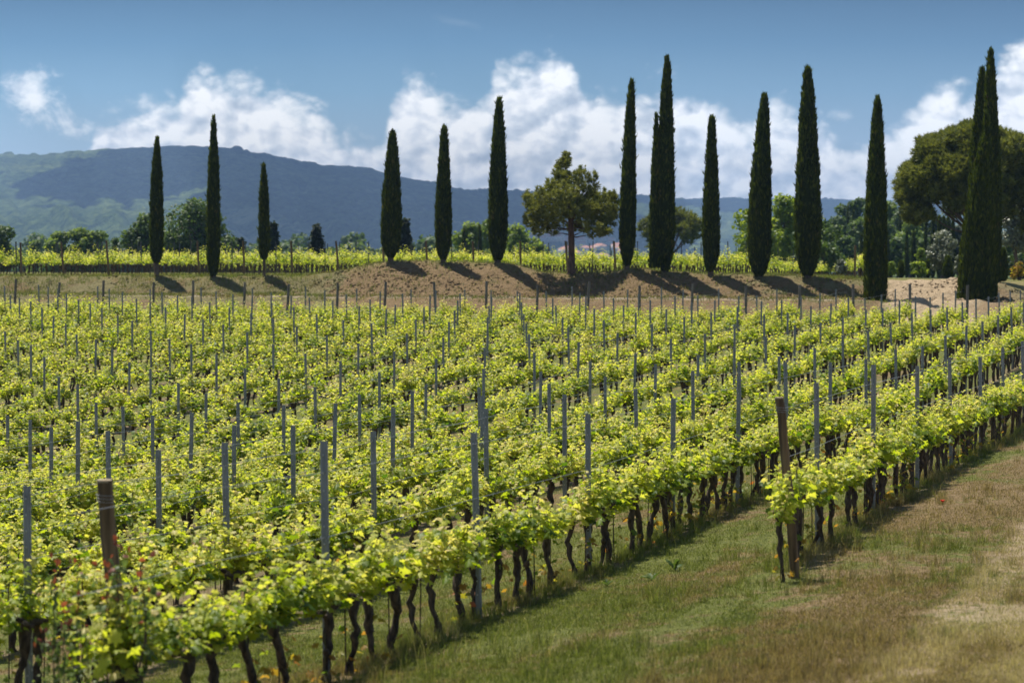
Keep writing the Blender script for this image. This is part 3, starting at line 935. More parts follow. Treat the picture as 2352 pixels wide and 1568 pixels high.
for n_, (y, x, k) in enumerate(post_spots):
    z = gz(x, y)
    lx, ly = pr.normal(0, 0.012), pr.normal(0, 0.012)
    if k <= 2: lx -= 0.015
    hs = 1.0 + pr.normal(0, 0.03)
    rot = Matrix.Rotation(-TH + pr.normal(0, 0.1), 4, 'Z')
    if n_ < 300:
        c = cnt.get(k, 0); cnt[k] = c + (1 if x / y > up(0) else 0)
        o = bpy.data.objects.new('vineyard_post', None); C.objects.link(o)
        o.location = (x, y, z)
        o.rotation_euler = (-ly, lx, -TH + pr.normal(0, 0.1))
        o.scale = (1, 1, hs)
        row = rowname(k)
        if x / y > up(0):
            tag(o, 'slim grey steel post, %s from left in %s' % (ordn(c), row), 'post', 'steel posts in %s' % row)
        else:
            cnt[(k, 'l')] = cnt.get((k, 'l'), 0) + 1
            tag(o, 'slim grey steel post, %s beyond the left edge in %s' % (ordn(cnt[(k, 'l')] - 1), row), 'post', 'steel posts in %s' % row)
        link('channel', PST, o)
    else:
        V_ = pv_.copy(); V_[:, 0] += V_[:, 2] * lx; V_[:, 1] += V_[:, 2] * ly; V_[:, 2] *= hs
        rest.add(V_ + np.array([x, y, z]), pf_, 0)
if rest.n:
    o = link('vineyard_post', rest.mesh('vineyard_post', [M['post_steel']]))
    tag(o, 'grey steel posts of the far rows near the foot of the bank', 'post', kind='stuff')

def wood_post(x, y, h, rad, tip, label, group, mt, seed, name='end_post', base_z=None):
    """tip: horizontal shift of the top"""
    rs = RS(seed)
    z0 = gz(x, y) if base_z is None else base_z
    o = bpy.data.objects.new(name, None); C.objects.link(o); o.location = (x, y, z0)
    b = MB()
    zz = np.linspace(-0.25, h, 12)
    pts_ = np.stack([tip[0] * zz / h + rs.normal(0, 0.004, 12), tip[1] * zz / h, zz], 1)
    b.tube(pts_, rad * (1.06 - 0.10 * zz / h), 14, 0, 0.5, False, 0.035, rs)
    n = 14
    link('shaft', b.mesh('shaft', [mt], True), o)
    t = MB()
    top = pts_[-1]
    t.tube(np.array([top + (0, 0, -0.012), top + (0, 0, 0.004)]), rad * 0.965, 14, 0, 0.5, True)
    link('cut_top', t.mesh('cut_top', [M['wood_end'] if mt == M['wood'] else M['wood_grey']]), o)
    if y < 40:
        wr = MB()
        an = np.linspace(0, 6 * PI, 50); q = 0.955 - 0.012 * an / (2 * PI)
        wr.tube(np.stack([tip[0] * q + np.cos(an) * rad * 1.04, tip[1] * q + np.sin(an) * rad * 1.04, h * q], 1), 0.0022, 4, 0, .5, False)
        link('wire_wrap', wr.mesh('wire_wrap', [M['wire']]), o)
    tag(o, label, 'post', group)
    return o, np.array([x, y, z0])
xy0 = (3.0, 25.2); xy1 = (-2.72, 17.0)
wood_post(xy0[0], xy0[1], 1.92, 0.049, (-0.19, -0.12), 'leaning brown wooden end post on the grass with a vine climbing beside it', 'brown wooden end posts by the track', M['wood'], 1)
wood_post(xy1[0], xy1[1], 1.94, 0.058, (-0.17, -0.12), 'thick brown wooden post rising behind the red tipped rose bush', 'brown wooden end posts by the track', M['wood'], 2)
pr = RS(17)
k_lab = 0
for k, r, a0, a1 in ROWS[1:]:
    x, y = row_xy(r, 107.4 + pr.normal(0, 0.25))
    if not inview(x, y, 0.01, 0.01): continue
    wood_post(x, y, pr.uniform(1.95, 2.2), 0.062, (pr.normal(0.05, 0.06), pr.normal(0.1, 0.05)),
              'weathered grey wooden post, %s from the right along the foot of the bank' % ordn(k_lab), 'grey wooden posts along the foot of the bank', M['wood_grey'], 40 + k)
    k_lab += 1

# trellis wires
WIRE_H = (1.80, 1.25, 0.78)
for k, r, a0, a1 in ROWS[:9]:
    for wi, hz in enumerate(WIRE_H):
        pts_ = []
        s0 = max(a0, 14.0 if k < 2 else 17.0)
        for a in np.arange(s0, a1, 2.15):
            x, y = row_xy(r, a)
            sag = -0.02 * (1 + math.sin(a / 2.15 * PI + k))
            if k == 1: x0, y0 = row_xy(r, a)
            pts_.append((x, y, gz(x, y) + hz + sag))
        b = MB()
        b.tube(np.array(pts_), 0.0027, 4, 0, .5, False)
        o = link('trellis_wire', b.mesh('trellis_wire', [M['wire']]))
        tag(o, '%s trellis wire of %s' % (['topmost thin', 'middle thin', 'lowest thin'][wi], rowname(k)), 'wire', 'trellis wires')

# ------------------------------------------------------------------ upper vineyard on the terrace
UX = [-158, -54, 50, 147, 251, 357, 458, 562, 672, 778, 883, 983, 1089, 1197, 1305, 1415, 1523, 1632]
up_spots = []; up_posts = []
rs = RS(77)
UPY = 135.0
for i, xd in enumerate(UX):
    x0 = (xd - 1176) / FPX * UPY
    if 0 < xd < 1500:
        wood_post(x0, UPY, 1.95, 0.06, (-0.1 + rs.normal(0, 0.04), -0.12), 'brown wooden post, %s from left along the front of the upper vineyard' % ordn(i - 2), 'brown wooden posts along the front of the upper vineyard', M['wood'], 60 + i)
    s = 0.5
    while s < 68:
        x, y = x0 + s * S_ + rs.normal(0, .03), UPY + s * C_
        if inview(x, y, 0.02, 0.02): up_spots.append((y, x, 0, 0))
        s += 0.78 + rs.normal(0, 0.05)
    s = 4.5 + rs.uniform(-0.5, 0.5)
    while s < 30:
        x, y = x0 + s * S_, UPY + s * C_
        if inview(x, y, 0.0, 0.0): up_posts.append((x, y, i, int(s // 5)))
        s += 5.0
# the last short row by the post near the sandy road
x0 = (1975 - 1176) / FPX * 128.0
wood_post((1963 - 1176) / FPX * 126.5, 126.5, 1.85, 0.055, (0.02, 0.0), 'reddish brown post with a bright yellow green vine beside the dark straight cypress', None, M['wood'], 99)
for s in (0.5, 1.2, 1.9, 2.6, 3.4, 4.2):
    up_spots.append((127.0 + s * C_, x0 - 0.1 + s * S_ * 0.4, 0, 0))
    up_spots.append((127.2 + s * C_, x0 + 0.25 + s * S_ * 0.4, 0, 0))
upv = [far_variant(340 + i, 0.62, (QV, QF), 1.38) for i in range(8)]
rng_ = RS(3)
def lift(variants):       # taller, bushier vines up here
    out = []
    for (v, f, R, tv, tf) in variants:
        v = v.copy(); v[:, 2] = 0.45 + (v[:, 2] - 0.45) * rng_.uniform(1.0, 1.4)
        out.append((v, f, R, tv * np.array([1, 1, 0.8]), tf))
    return out
o = far_field('grapevine', up_spots, [(0, 500, lift(upv))])
tag(o, 'bright green vines of the upper vineyard on the terrace behind the cypresses', 'vineyard', kind='stuff')
DPST, _ = steel_post_mesh(1.95, M['post_dark'], 0.05, False)
for (x, y, i, q) in up_posts:
    o = link('vineyard_stake', DPST, None, (x, y, gz(x, y)), -TH)
    o.rotation_euler = (rs.normal(0, .015), rs.normal(0, .02), -TH)
    tag(o, 'thin dark stake, %s back in the %s upper vineyard row from the left' % (ordn(q), ordn(i)), 'stake', 'dark stakes of the upper vineyard')

# ------------------------------------------------------------------ trees
SPV, SPF = spray()
def profile(kind):
    if kind == 'bulb':     # rounded foot, long flame
        return [(0, .30), (.04, .62), (.10, .88), (.20, 1.0), (.34, .98), (.50, .86), (.65, .70), (.78, .56), (.87, .43), (.94, .28), (.98, .17), (1, .08)]
    if kind == 'slim':
        return [(0, .42), (.05, .80), (.14, 1.0), (.35, 1.0), (.55, .90), (.70, .74), (.82, .50), (.91, .26), (.96, .12), (1, .02)]
    if kind == 'straight':
        return [(0, .95), (.08, 1.0), (.25, 1.0), (.45, .90), (.62, .76), (.78, .55), (.90, .36), (.97, .18), (1, .06)]
    return [(0, 1.0), (.1, 1.0), (.3, .92), (.5, .75), (.7, .52), (.85, .30), (.95, .13), (1, .02)]   # cone
def cypress_mesh(H, W, kind, seed, n=5200, tipx=0.0, lobes=(), z0=0.0):
    rs = RS(seed)
    pf = profile(kind); pt = np.array([p[0] for p in pf]); pw = np.array([p[1] for p in pf])
    b = MB()
    # inner body
    nz, na = 46, 22
    t = np.linspace(0, 1, nz)
    an = np.arange(na) / na * 2 * PI
    T, A = np.meshgrid(t, an, indexing='ij')
    wob = 1 + 0.10 * (vnoise(A * 2.2 + seed, T * 9, seed) - .5) * 2
    Rr = np.interp(T, pt, pw) * W / 2 * 0.84 * wob
    cx = tipx * T ** 1.5
    v = np.stack([cx + np.cos(A) * Rr, np.sin(A) * Rr, z0 + T * H], 2).reshape(-1, 3)
    i, j = np.meshgrid(np.arange(nz - 1), np.arange(na), indexing='ij'); i = i.ravel(); j = j.ravel(); j2 = (j + 1) % na
    b.add(v, np.stack([i * na + j, i * na + j2, (i + 1) * na + j2, (i + 1) * na + j], 1), 0, 0.15)
    b.add(np.vstack([v[:na], [[0, 0, z0]]]), np.stack([np.arange(na), (np.arange(na) + 1) % na, np.full(na, na)], 1), 0, 0.1)
    def cover(n, H, W, ox, oy, zb, tipx, pt, pw):
        n = int(n * 1.5)
        t = rs.beta(1.0, 1.15, n) * 1.0
        a = rs.uniform(0, 2 * PI, n)
        lump = (vnoise(a * 3.0, t * H * 0.9, seed + 3) - 0.5) * 0.16 + (vnoise(a * 7, t * H * 2.2, seed + 4) - 0.5) * 0.10
        R = np.interp(t, pt, pw) * max(W - 0.14, W * 0.8) / 2 * (0.93 + lump + rs.uniform(-0.10, 0.07, n)) + 0.01
        rad = np.stack([np.cos(a), np.sin(a), np.zeros(n)], 1)
        P = rad * R[:, None]; P[:, 2] = zb + t * H - 0.08; P[:, 0] += ox + tipx * t ** 1.5; P[:, 1] += oy
        D = np.array([0, 0, 1.0]) + rad * rs.uniform(-0.10, 0.26, n)[:, None] + rs.normal(0, 0.16, (n, 3))
        Nn = rad + rs.normal(0, 0.45, (n, 3))
        L = rs.uniform(0.13, 0.34, n)
        S3 = np.stack([L * rs.uniform(0.16, 0.36, n), L, L], 1)
        v, f, idx = scatter(SPV, SPF, P, frames_dir(D, Nn), S3)
        R_ = np.clip(rs.normal(0.45, 0.2, n) + (rs.rand(n) < 0.02) * 0.5, 0, 1)
        b.add(v, f, 0, R_[idx])
    cover(n, H, W, 0, 0, z0, tipx, pt, pw)
    m_ = max(8, n // 120)            # stray shoots and a frayed top
    t = np.concatenate([rs.uniform(0.1, 0.95, m_), rs.uniform(0.93, 1.0, 14)]); a = rs.uniform(0, 2 * PI, len(t))
    rad = np.stack([np.cos(a), np.sin(a), np.zeros(len(t))], 1)
    P = rad * (np.interp(t, pt, pw) * W / 2 * 0.9)[:, None]; P[:, 2] = z0 + t * H - 0.1; P[:, 0] += tipx * t ** 1.5
    D = np.array([0, 0, 1.0]) + rad * rs.uniform(0.05, 0.45, len(t))[:, None]
    for q in range(4):
        L = rs.uniform(0.16, 0.36, len(t)) * min(1, H / 5)
        v, f, idx = scatter(SPV, SPF, P + rs.normal(0, .03, P.shape), frames_dir(D + rs.normal(0, .12, D.shape), rad + rs.normal(0, .3, D.shape)), np.stack([L * .2, L, L], 1))
        b.add(v, f, 0, rs.uniform(0.3, 0.95, len(t))[idx])
    pf2 = profile('cone')
    for (ox, oy, h2, w2) in lobes:
        p2 = np.array([p[0] for p in pf2]); w_2 = np.array([p[1] for p in pf2])
        cover(int(n * 0.5), h2, w2, ox, oy, z0 + 0.2, 0, p2, w_2)
        T2 = np.linspace(0, 1, 20); T, A = np.meshgrid(T2, an, indexing='ij')
        Rr = np.interp(T, p2, w_2) * w2 / 2 * 0.8
        v = np.stack([ox + np.cos(A) * Rr, oy + np.sin(A) * Rr, z0 + 0.2 + T * h2], 2).reshape(-1, 3)
        i, j = np.meshgrid(np.arange(19), np.arange(na), indexing='ij'); i = i.ravel(); j = j.ravel(); j2 = (j + 1) % na
        b.add(v, np.stack([i * na + j, i * na + j2, (i + 1) * na + j2, (i + 1) * na + j], 1), 0, 0.15)
    return b.mesh('crown', [M['cypress']])
def cypress(xb, yb, topx, topy, wpx, Y, kind, label, seed, trunk_px=6, lobes=(), n=5200, group=None, name='cypress', ybase_ground=True):
    k = ppm(Y)
    X = (xb - 1176) / FPX * Y
    z0 = gz(X, Y)
    ztop = at(xb, topy, Y)[2]
    H = ztop - z0
    th = trunk_px / k
    W = wpx / k
    o = bpy.data.objects.new(name, None); C.objects.link(o); o.location = (X, Y, z0)
    lo_ = [(a / k, b_ / k, h_ / k, w_ / k) for a, b_, h_, w_ in lobes]
    link('crown', cypress_mesh(H - th, W, kind, seed, n, (topx - xb) / k, lo_, th), o)
    t = MB(); rs = RS(seed)
    tr = 0.10 * min(1.6, W / 0.8)
    t.tube(np.array([[0.02, 0, -0.25], [0, 0, 0.0], [0, 0, th + 0.3], [0, 0, H * 0.35]]), [tr * 1.7, tr * 1.25, tr, tr * 0.5], 9, 0, .5, True, 0.12, rs)
    link('trunk', t.mesh('trunk', [M['bark']], True), o)
    tag(o, label, 'cypress', group)
    return o
def ZB(xd, a=119.5): return a / (C_ + S_ * (xd - 1176) / FPX)
G1 = 'cypresses standing along the top of the bank'
cypress(360, 635, 363, 318, 33, ZB(360), 'slim', 'slim dark cypress with bare lower trunk, leftmost of the row on the bank', 1, 33, group=G1)
cypress(490, 632, 493, 270, 33, ZB(490), 'slim', 'tall narrow cypress with a bent tip above the round oak on the left', 2, 4, group=G1)
cypress(607, 632, 607, 380, 25, ZB(607), 'slim', 'shortest thinnest cypress with a bare stem in front of the dark conifer', 3, 42, group=G1)
cypress(898, 600, 903, 303, 50, ZB(898), 'bulb', 'stout spindle shaped cypress on the left shoulder of the brown mound', 4, 10, group=G1)
cypress(1018, 602, 1021, 292, 40, ZB(1018), 'bulb', 'slender cypress in the middle of the brown mound between two stouter ones', 5, 8, group=G1)
cypress(1143, 605, 1147, 227, 48, ZB(1143), 'bulb', 'tall cypress on the right end of the brown mound left of the round pine', 6, 8, group=G1)
cypress(1440, 620, 1450, 185, 40, ZB(1440), 'bulb', 'tall slender cypress just right of the round pine', 7, 8, group=G1)
cypress(1527, 625, 1531, 132, 48, ZB(1520), 'bulb', 'tallest broad cypress in the middle right with a second tip on its left side', 8, 2, lobes=[(-21, -5, 348, 34)], n=6500, group=G1)
cypress(1632, 630, 1634, 270, 43, ZB(1632), 'bulb', 'shorter cypress with exposed reddish trunk foot right of the tallest broad one', 9, 12, group=G1)
cypress(1743, 632, 1754, 218, 59, ZB(1742), 'bulb', 'broad cypress standing before the bright green round tree', 10, 3, group=G1)
cypress(1855, 638, 1853, 155, 66, ZB(1856), 'bulb', 'tall thick cypress with flat frayed tip right of the bright green tree', 11, 3, n=6500, group=G1)
G2 = 'cypresses at the foot of the bank by the sandy road'
cypress(2010, 700, 2013, 225, 57, 113.5, 'straight', 'straight columnar cypress standing alone left of the sandy road', 12, 2, n=6500, group=G2)
cypress(2276, 700, 2271, 115, 50, 119.5, 'straight', 'very tall dark cypress at the right, highest tip of the cluster', 13, 2, n=8500, group=G2)
cypress(2243, 695, 2252, 158, 54, 123.0, 'straight', 'tall cypress partly hidden behind the left edge of the highest one', 14, 2, n=6500, group=G2)
cypress(2240, 705, 2255, 320, 88, 112.5, 'cone', 'broad shorter cone shaped cypress in front, right beside the sandy road', 15, 2, n=8500, group=G2)
cypress(2262, 703, 2262, 264, 60, 114.2, 'cone', 'narrow middle height cypress wedged between the front cone and the tallest spire', 17, 2, n=5000, group=G2)
cypress(2302, 660, 2303, 575, 26, 124.0, 'bulb', 'small dark cypress low at the right behind the big cluster', 16, 2, n=1500)

def foliage_cloud(b, rs, clumps, per, leaf, tpl, mi=0, up_bias=0.3, rmean=0.45, flat=1.0, shell=0.62, total=None):
    tv, tf = tpl
    ref = 1.0
    if total is not None:
        per = total; ref = sum(np.prod(np.asarray(q[1], float)) ** (2 / 3.0) for q in clumps)
    for (c, r3) in clumps:
        r3 = np.asarray(r3, float)
        n = int(per * (np.prod(r3) ** (2 / 3.0)) / ref)
        if n < 6: n = 6
        d = rs.normal(0, 1, (n, 3)); d /= np.linalg.norm(d, axis=1)[:, None]
        q = rs.uniform(shell ** 3, 1.08 ** 3, n) ** (1 / 3.0)
        lump = 1 + 0.35 * (vnoise(np.arctan2(d[:, 1], d[:, 0]) * 2.5 + c[0] * 3, d[:, 2] * 3 + c[2], 9) - 0.5)
        P = np.asarray(c) + d * r3 * (q * lump)[:, None]
        Nn = d * 0.8 + np.array([0, 0, up_bias]) + rs.normal(0, 0.55, (n, 3))
        s = leaf * rs.uniform(0.6, 1.35, n)
        v, f, idx = scatter(tv, tf, P, frames(Nn, rs.uniform(0, 2 * PI, n)), s)
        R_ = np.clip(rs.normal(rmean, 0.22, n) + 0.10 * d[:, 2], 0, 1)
        b.add(v, f, mi, R_[idx])
def limbs(t, rs, z_from, z_to, targets, tr, bend=0.25, n=6):
    for (c, r3) in targets:
        c = np.asarray(c, float)
        zs = z_from + (z_to - z_from) * rs.uniform(0.0, 0.9)
        zs = min(zs, c[2] - 0.1 * abs(c[2]))
        p0 = np.array([0, 0, zs])
        q = np.linspace(0, 1, 6)[:, None]
        mid = (c - p0) * q + p0 + np.array([0, 0, -1]) * bend * np.linalg.norm(c[:2]) * (np.sin(q * PI)) * rs.uniform(0.1, 0.6)
        mid += rs.normal(0, 0.03 * np.linalg.norm(c - p0), mid.shape) * np.sin(q * PI)
        t.tube(mid, np.linspace(tr * rs.uniform(0.35, 0.5), tr * 0.09, 6), n, 0, .5, False)
LLV, LLF = simple_leaf()
def broadleaf(xd, ytop, wpx, Y, label, m, seed, hbot_px=None, leaf=0.22, per=230, nclump=22, name='tree', cat='tree', group=None, aspect=None, flat=0.0, trunkr=None, base=None, loose=0.0):
    """tree at forward distance Y, crown top at picture height ytop and crown width wpx"""
    rs = RS(seed)
    k = ppm(Y)
    X = (xd - 1176) / FPX * Y
    z0 = gz(X, Y) if base is None else base
    ztop = at(xd, ytop, Y)[2]
    H = max((ztop - z0) * 1.07, 1.0)
    Wm = wpx / k
    cb = H * (0.22 if hbot_px is None else hbot_px)        # crown bottom
    o = bpy.data.objects.new(name, None); C.objects.link(o); o.location = (X, Y, z0)
    cl = []
    cz = (H + cb) / 2; hz = (H - cb) / 2
    for i in range(nclump):
        d = rs.normal(0, 1, 3); d /= np.linalg.norm(d)
        q = rs.uniform(0.45, 0.85)
        if i < 3: d = np.array([rs.normal(0, .25), rs.normal(0, .25), 1.0]); q = 0.72
        s = rs.uniform(0.26, 0.42)
        c = np.array([d[0] * Wm / 2 * q, d[1] * Wm / 2 * q, cz + d[2] * hz * q * (1 - flat * (d[2] < 0))])
        rr = np.array([Wm / 2 * s, Wm / 2 * s, min(hz * s, Wm / 2 * s) * rs.uniform(0.75, 1.0)])
        cl.append((c, rr))
    cl.append((np.array([0, 0, cz]), np.array([Wm / 2 * .55, Wm / 2 * .55, hz * .6])))
    b = MB()
    foliage_cloud(b, rs, cl, per, leaf, (LLV, LLF), 0, 0.35, 0.5, shell=0.55 - loose, total=min(12000, int(9.0 * Wm * H / leaf ** 2 * (1 - loose))))
    link('crown', b.mesh('crown', [M[m]]), o)
    t = MB()
    tr = trunkr or max(0.08, Wm * 0.035)
    t.tube(np.array([[0.03, 0, -0.4], [0, 0, 0.1], [0.02 * H, 0.01, cb], [0.0, 0, cz], [0.02, 0, cz + hz * 0.6]]), [tr * 1.5, tr * 1.15, tr, tr * .6, tr * .15], 9, 0, .5, True, 0.1, rs)
    limbs(t, rs, cb * 0.8, cz, cl[:-1], tr)
    link('trunk', t.mesh('trunk', [M['bark']], True), o)
    tag(o, label, cat, group)
    return o
# --- the round pine in the middle of the bank
def needle_clumps(b, rs, cl, per, size, mi=0, upright=0.6, rmean=0.5, shell=0.5):
    for (c, r3) in cl:
        r3 = np.asarray(r3, float)
        n = max(8, int(per * (np.prod(r3) ** (2 / 3.0))))
        d = rs.normal(0, 1, (n, 3)); d /= np.linalg.norm(d, axis=1)[:, None]
        q = rs.uniform(shell ** 3, 1.05, n) ** (1 / 3.0)
        P = np.asarray(c) + d * r3 * q[:, None]
        Nn = d * 0.8 + np.array([0, 0, upright]) + rs.normal(0, 0.25, (n, 3))
        tv, tf = needle_tuft(rs, 9)
        v, f, idx = scatter(tv, tf, P, frames(Nn, rs.uniform(0, 2 * PI, n)), size * rs.uniform(0.7, 1.3, n))
        b.add(v, f, mi, np.clip(rs.normal(rmean, 0.2, n) + 0.12 * d[:, 2], 0, 1)[idx])
def round_pine():
    Y = ZB(1312); k = ppm(Y); X = (1312 - 1176) / FPX * Y; z0 = gz(X, Y)
    rs = RS(31)
    o = bpy.data.objects.new('pine_tree', None); C.objects.link(o); o.location = (X, Y, z0)
    # clump list in picture px relative to trunk foot (x, height, radius)
    L = [(-90, 116, 17), (-92, 158, 17), (-85, 140, 20), (-78, 175, 17), (-65, 118, 22), (-62, 150, 24), (-55, 190, 18), (-40, 205, 20), (-42, 170, 26), (-38, 130, 26), (-24, 228, 15), (-30, 244, 8), (-18, 222, 22), (-15, 185, 30), (-10, 145, 30), (-12, 250, 12), (-10, 262, 7),
         (8, 205, 24), (12, 165, 30), (20, 230, 12), (25, 130, 28), (35, 190, 24), (40, 150, 28), (45, 215, 10), (58, 175, 22), (60, 130, 24), (72, 158, 20), (85, 118, 19), (92, 148, 18), (96, 162, 15), (98, 174, 9), (92, 132, 13), (75, 100, 15), (48, 96, 15), (-45, 100, 15), (-75, 96, 13), (0, 108, 18), (-104, 178, 9), (70, 88, 9), (30, 100, 12)]
    cl = []
    for (px, hy, rp) in L:
        for rep in range(2):
            lim = math.sqrt(max(0, 108 ** 2 - px ** 2)) * 0.85 * (1.0 if hy < 190 else 0.5)
            yy = rs.uniform(-lim, lim)
            cl.append((np.array([px / k, yy / k, hy / k]), np.array([rp * 0.95, rp * 0.95, rp * 0.7]) / k * rs.uniform(0.8, 1.1)))
    b = MB()
    needle_clumps(b, rs, cl, 270, 0.23, 0, 0.9, 0.55, 0.0)
    for i in range(120):       # single shoots standing out of the outline
        c, r3 = cl[rs.randint(len(cl))]
        d = rs.normal(0, 1, 3); d[2] = abs(d[2]); d /= np.linalg.norm(d)
        p = c + d * r3 * 1.25
        needle_clumps(b, rs, [(p, np.array([.10, .10, .16])), (p + (0, 0, .2), np.array([.06, .06, .14]))], 240, 0.17, 0, 1.2, 0.6, 0.0)
    link('crown', b.mesh('crown', [M['pine']]), o)
    t = MB()
    t.tube(np.array([[0, 0, -0.3], [0, 0, 0.1], [0.02, 0, 0.9], [0.0, 0, 2.1], [-0.05, 0, 3.4], [-.3, 0, 5.0], [-.32, 0, 5.8]]), [0.23, 0.20, 0.18, 0.165, 0.12, 0.05, 0.02], 12, 0, .5, True, 0.06, rs)
    limbs(t, rs, 2.3, 4.4, [cl[i] for i in range(0, len(cl), 3)], 0.10, 0.15)
    link('trunk', t.mesh('trunk', [M['pine_bark']], True), o)
    tag(o, 'round bushy young pine with a straight brown trunk alone between the cypresses', 'pine tree')
round_pine()
# --- umbrella pines
def umbrella_pine(xd, yc, half_w_px, top_px, bot_px, Y, fork_y, label, seed, dens, nsz, rm=0.45, nring=46, group=None):
    k = ppm(Y); X = (xd - 1176) / FPX * Y; z0 = gz(X, Y)
    rs = RS(seed)
    o = bpy.data.objects.new('umbrella_pine', None); C.objects.link(o); o.location = (X, Y, z0)
    zt = at(xd, top_px, Y)[2] - z0; zb = at(xd, bot_px, Y)[2] - z0; zf = at(xd, fork_y, Y)[2] - z0
    Rm = half_w_px / k
    cl = []
    for i in range(nring):
        q = math.sqrt((i + 0.5) / nring); a = i * 2.39996 + rs.normal(0, .2)
        rr = Rm * 0.86 * q
        zc = zb + (zt - zb) * (0.25 + 0.62 * math.sqrt(max(0, 1 - q ** 2.2))) + rs.normal(0, 0.03 * (zt - zb))
        s = Rm * rs.uniform(0.13, 0.21)
        cl.append((np.array([rr * math.cos(a), rr * math.sin(a), zc]), np.array([s, s, s * 0.72])))
        cl.append((np.array([rr * math.cos(a + .2) * 0.95, rr * math.sin(a + .2) * .95, zc - s * 0.9]), np.array([s, s, s * 0.6]) * 0.85))
        if q > 0.45: cl.append((np.array([rr * math.cos(a + .4) * 0.85, rr * math.sin(a + .4) * .85, zc - s * 1.7]), np.array([s, s, s * 0.6]) * 0.8))
    b = MB()
    needle_clumps(b, rs, cl, dens, nsz, 0, 0.9, rm, 0.35)
    link('crown', b.mesh('crown', [M['pine']]), o)
    t = MB()
    tr = Rm * 0.045
    t.tube(np.array([[0.1, 0, -0.4], [0, 0, 0.2], [-.1, 0, zf * .5], [0, 0, zf], [.1, .1, zf + (zt - zf) * .5]]), [tr * 1.5, tr * 1.2, tr, tr, tr * .5], 10, 0, .5, True, .06, rs)
    for (c, r3) in cl[::1]:
        if rs.rand() < 0.78: continue
        q = np.linspace(0, 1, 6)[:, None]
        p0 = np.array([0, 0, zf + rs.uniform(-0.2, 0.4)])
        pp = p0 + (c - p0) * q + np.array([0, 0, -0.10 * np.linalg.norm(c[:2])]) * np.sin(q * PI)
        t.tube(pp, np.linspace(tr * rs.uniform(0.3, 0.5), 0.02, 6), 6, 0, .5, False)
    link('trunk', t.mesh('trunk', [M['pine_bark']], True), o)
    tag(o, label, 'pine tree', group)
umbrella_pine(2238, 430, 186, 282, 520, 140.0, 535, 'huge umbrella pine with spreading bare limbs behind the tall cypresses at the right', 51, 420, 0.30, 0.38, 95)
umbrella_pine(1540, 520, 82, 478, 572, 230.0, 590, 'dark umbrella pine far behind the tallest broad cypress', 52, 60, 0.5, 0.3, 36)

# --- background trees
broadleaf(437, 468, 178, 205, 'large round dark green oak behind the two leftmost cypresses', 'oak', 61, 0.06, 0.24, 190, 30)
broadleaf(335, 494, 112, 212, 'left shoulder oak beside the large round oak', 'oak', 62, 0.06, 0.24, 190, 22)
broadleaf(530, 548, 60, 220, 'small green tree between the second and third cypress', 'oak', 63, 0.1, 0.24, 160, 12)
G3 = 'pale green trees beyond the upper vineyard at the left'
for i, (xd, yt, wp) in enumerate([(138, 535, 84), (182, 528, 84), (222, 531, 80)]):
    broadleaf(xd, yt, wp, 260, ['pale green tree at the left of three behind the upper vineyard', 'pale green tree, middle of three behind the upper vineyard', 'pale green tree at the right of three behind the upper vineyard'][i], 'light_tree', 70 + i, 0.05, 0.30, 120, 14, group=G3)
broadleaf(4, 526, 88, 215, 'dark green tree cut by the left edge of the picture', 'oak', 75, 0.1, 0.25, 150, 16)
broadleaf(78, 553, 52, 330, 'low hazy tree between the left edge tree and the pale trees', 'light_tree', 76, 0.1, 0.4, 70, 10)
broadleaf(265, 545, 34, 240, 'small pointed green tree left of the round oaks', 'oak', 77, 0.1, 0.25, 150, 8)
broadleaf(1085, 512, 96, 240, 'pale green tree behind the mound between two cypresses', 'light_tree', 78, 0.05, 0.28, 130, 20, loose=.1)
broadleaf(1125, 503, 90, 246, 'tall pale green tree just behind the mound cypress', 'light_tree', 79, 0.05, 0.28, 130, 18, loose=.1)
broadleaf(1195, 522, 100, 236, 'spreading pale green tree left of the round pine', 'light_tree', 80, 0.05, 0.28, 120, 18, loose=.15)
broadleaf(1240, 560, 70, 232, 'low pale green tree behind the upper vines left of the pine trunk', 'light_tree', 81, 0.05, 0.28, 120, 12, loose=.1)
broadleaf(1730, 478, 130, 190, 'bright green spreading tree behind the broad cypress', 'lime_tree', 82, 0.05, 0.26, 170, 26, loose=.05)
broadleaf(1800, 453, 110, 196, 'tall bright green tree between two thick cypresses', 'lime_tree', 83, 0.05, 0.26, 170, 26, loose=.05)
broadleaf(1880, 508, 120, 185, 'green leafy tree right of the thick frayed cypress', 'oak', 84, 0.03, 0.26, 190, 24)
broadleaf(1900, 560, 90, 172, 'low dark bush tree beneath the green leafy tree', 'oak', 85, 0.02, 0.24, 190, 16)
G4 = 'wood on the slope behind the sandy road'
forest = [(1925, 500, 90, 300, 'oak'), (1955, 457, 100, 330, 'oak'), (2000, 468, 90, 325, 'oak'), (2045, 465, 96, 320, 'light_tree'), (2085, 462, 96, 315, 'oak'), (2125, 478, 80, 310, 'oak'), (1985, 505, 90, 290, 'oak'), (2040, 510, 90, 280, 'oak'), (2090, 512, 90, 270, 'light_tree'), (2010, 545, 80, 250, 'oak'), (2060, 550, 80, 240, 'oak'), (2110, 548, 80, 235, 'oak'), (1940, 545, 80, 245, 'oak'),
          (2160, 500, 90, 260, 'dark_tree'), (2200, 520, 90, 255, 'dark_tree'), (2330, 540, 90, 210, 'oak'), (2375, 520, 100, 205, 'oak'), (2340, 600, 80, 180, 'dark_tree'), (2385, 590, 90, 178, 'oak'), (2290, 560, 90, 215, 'dark_tree')]
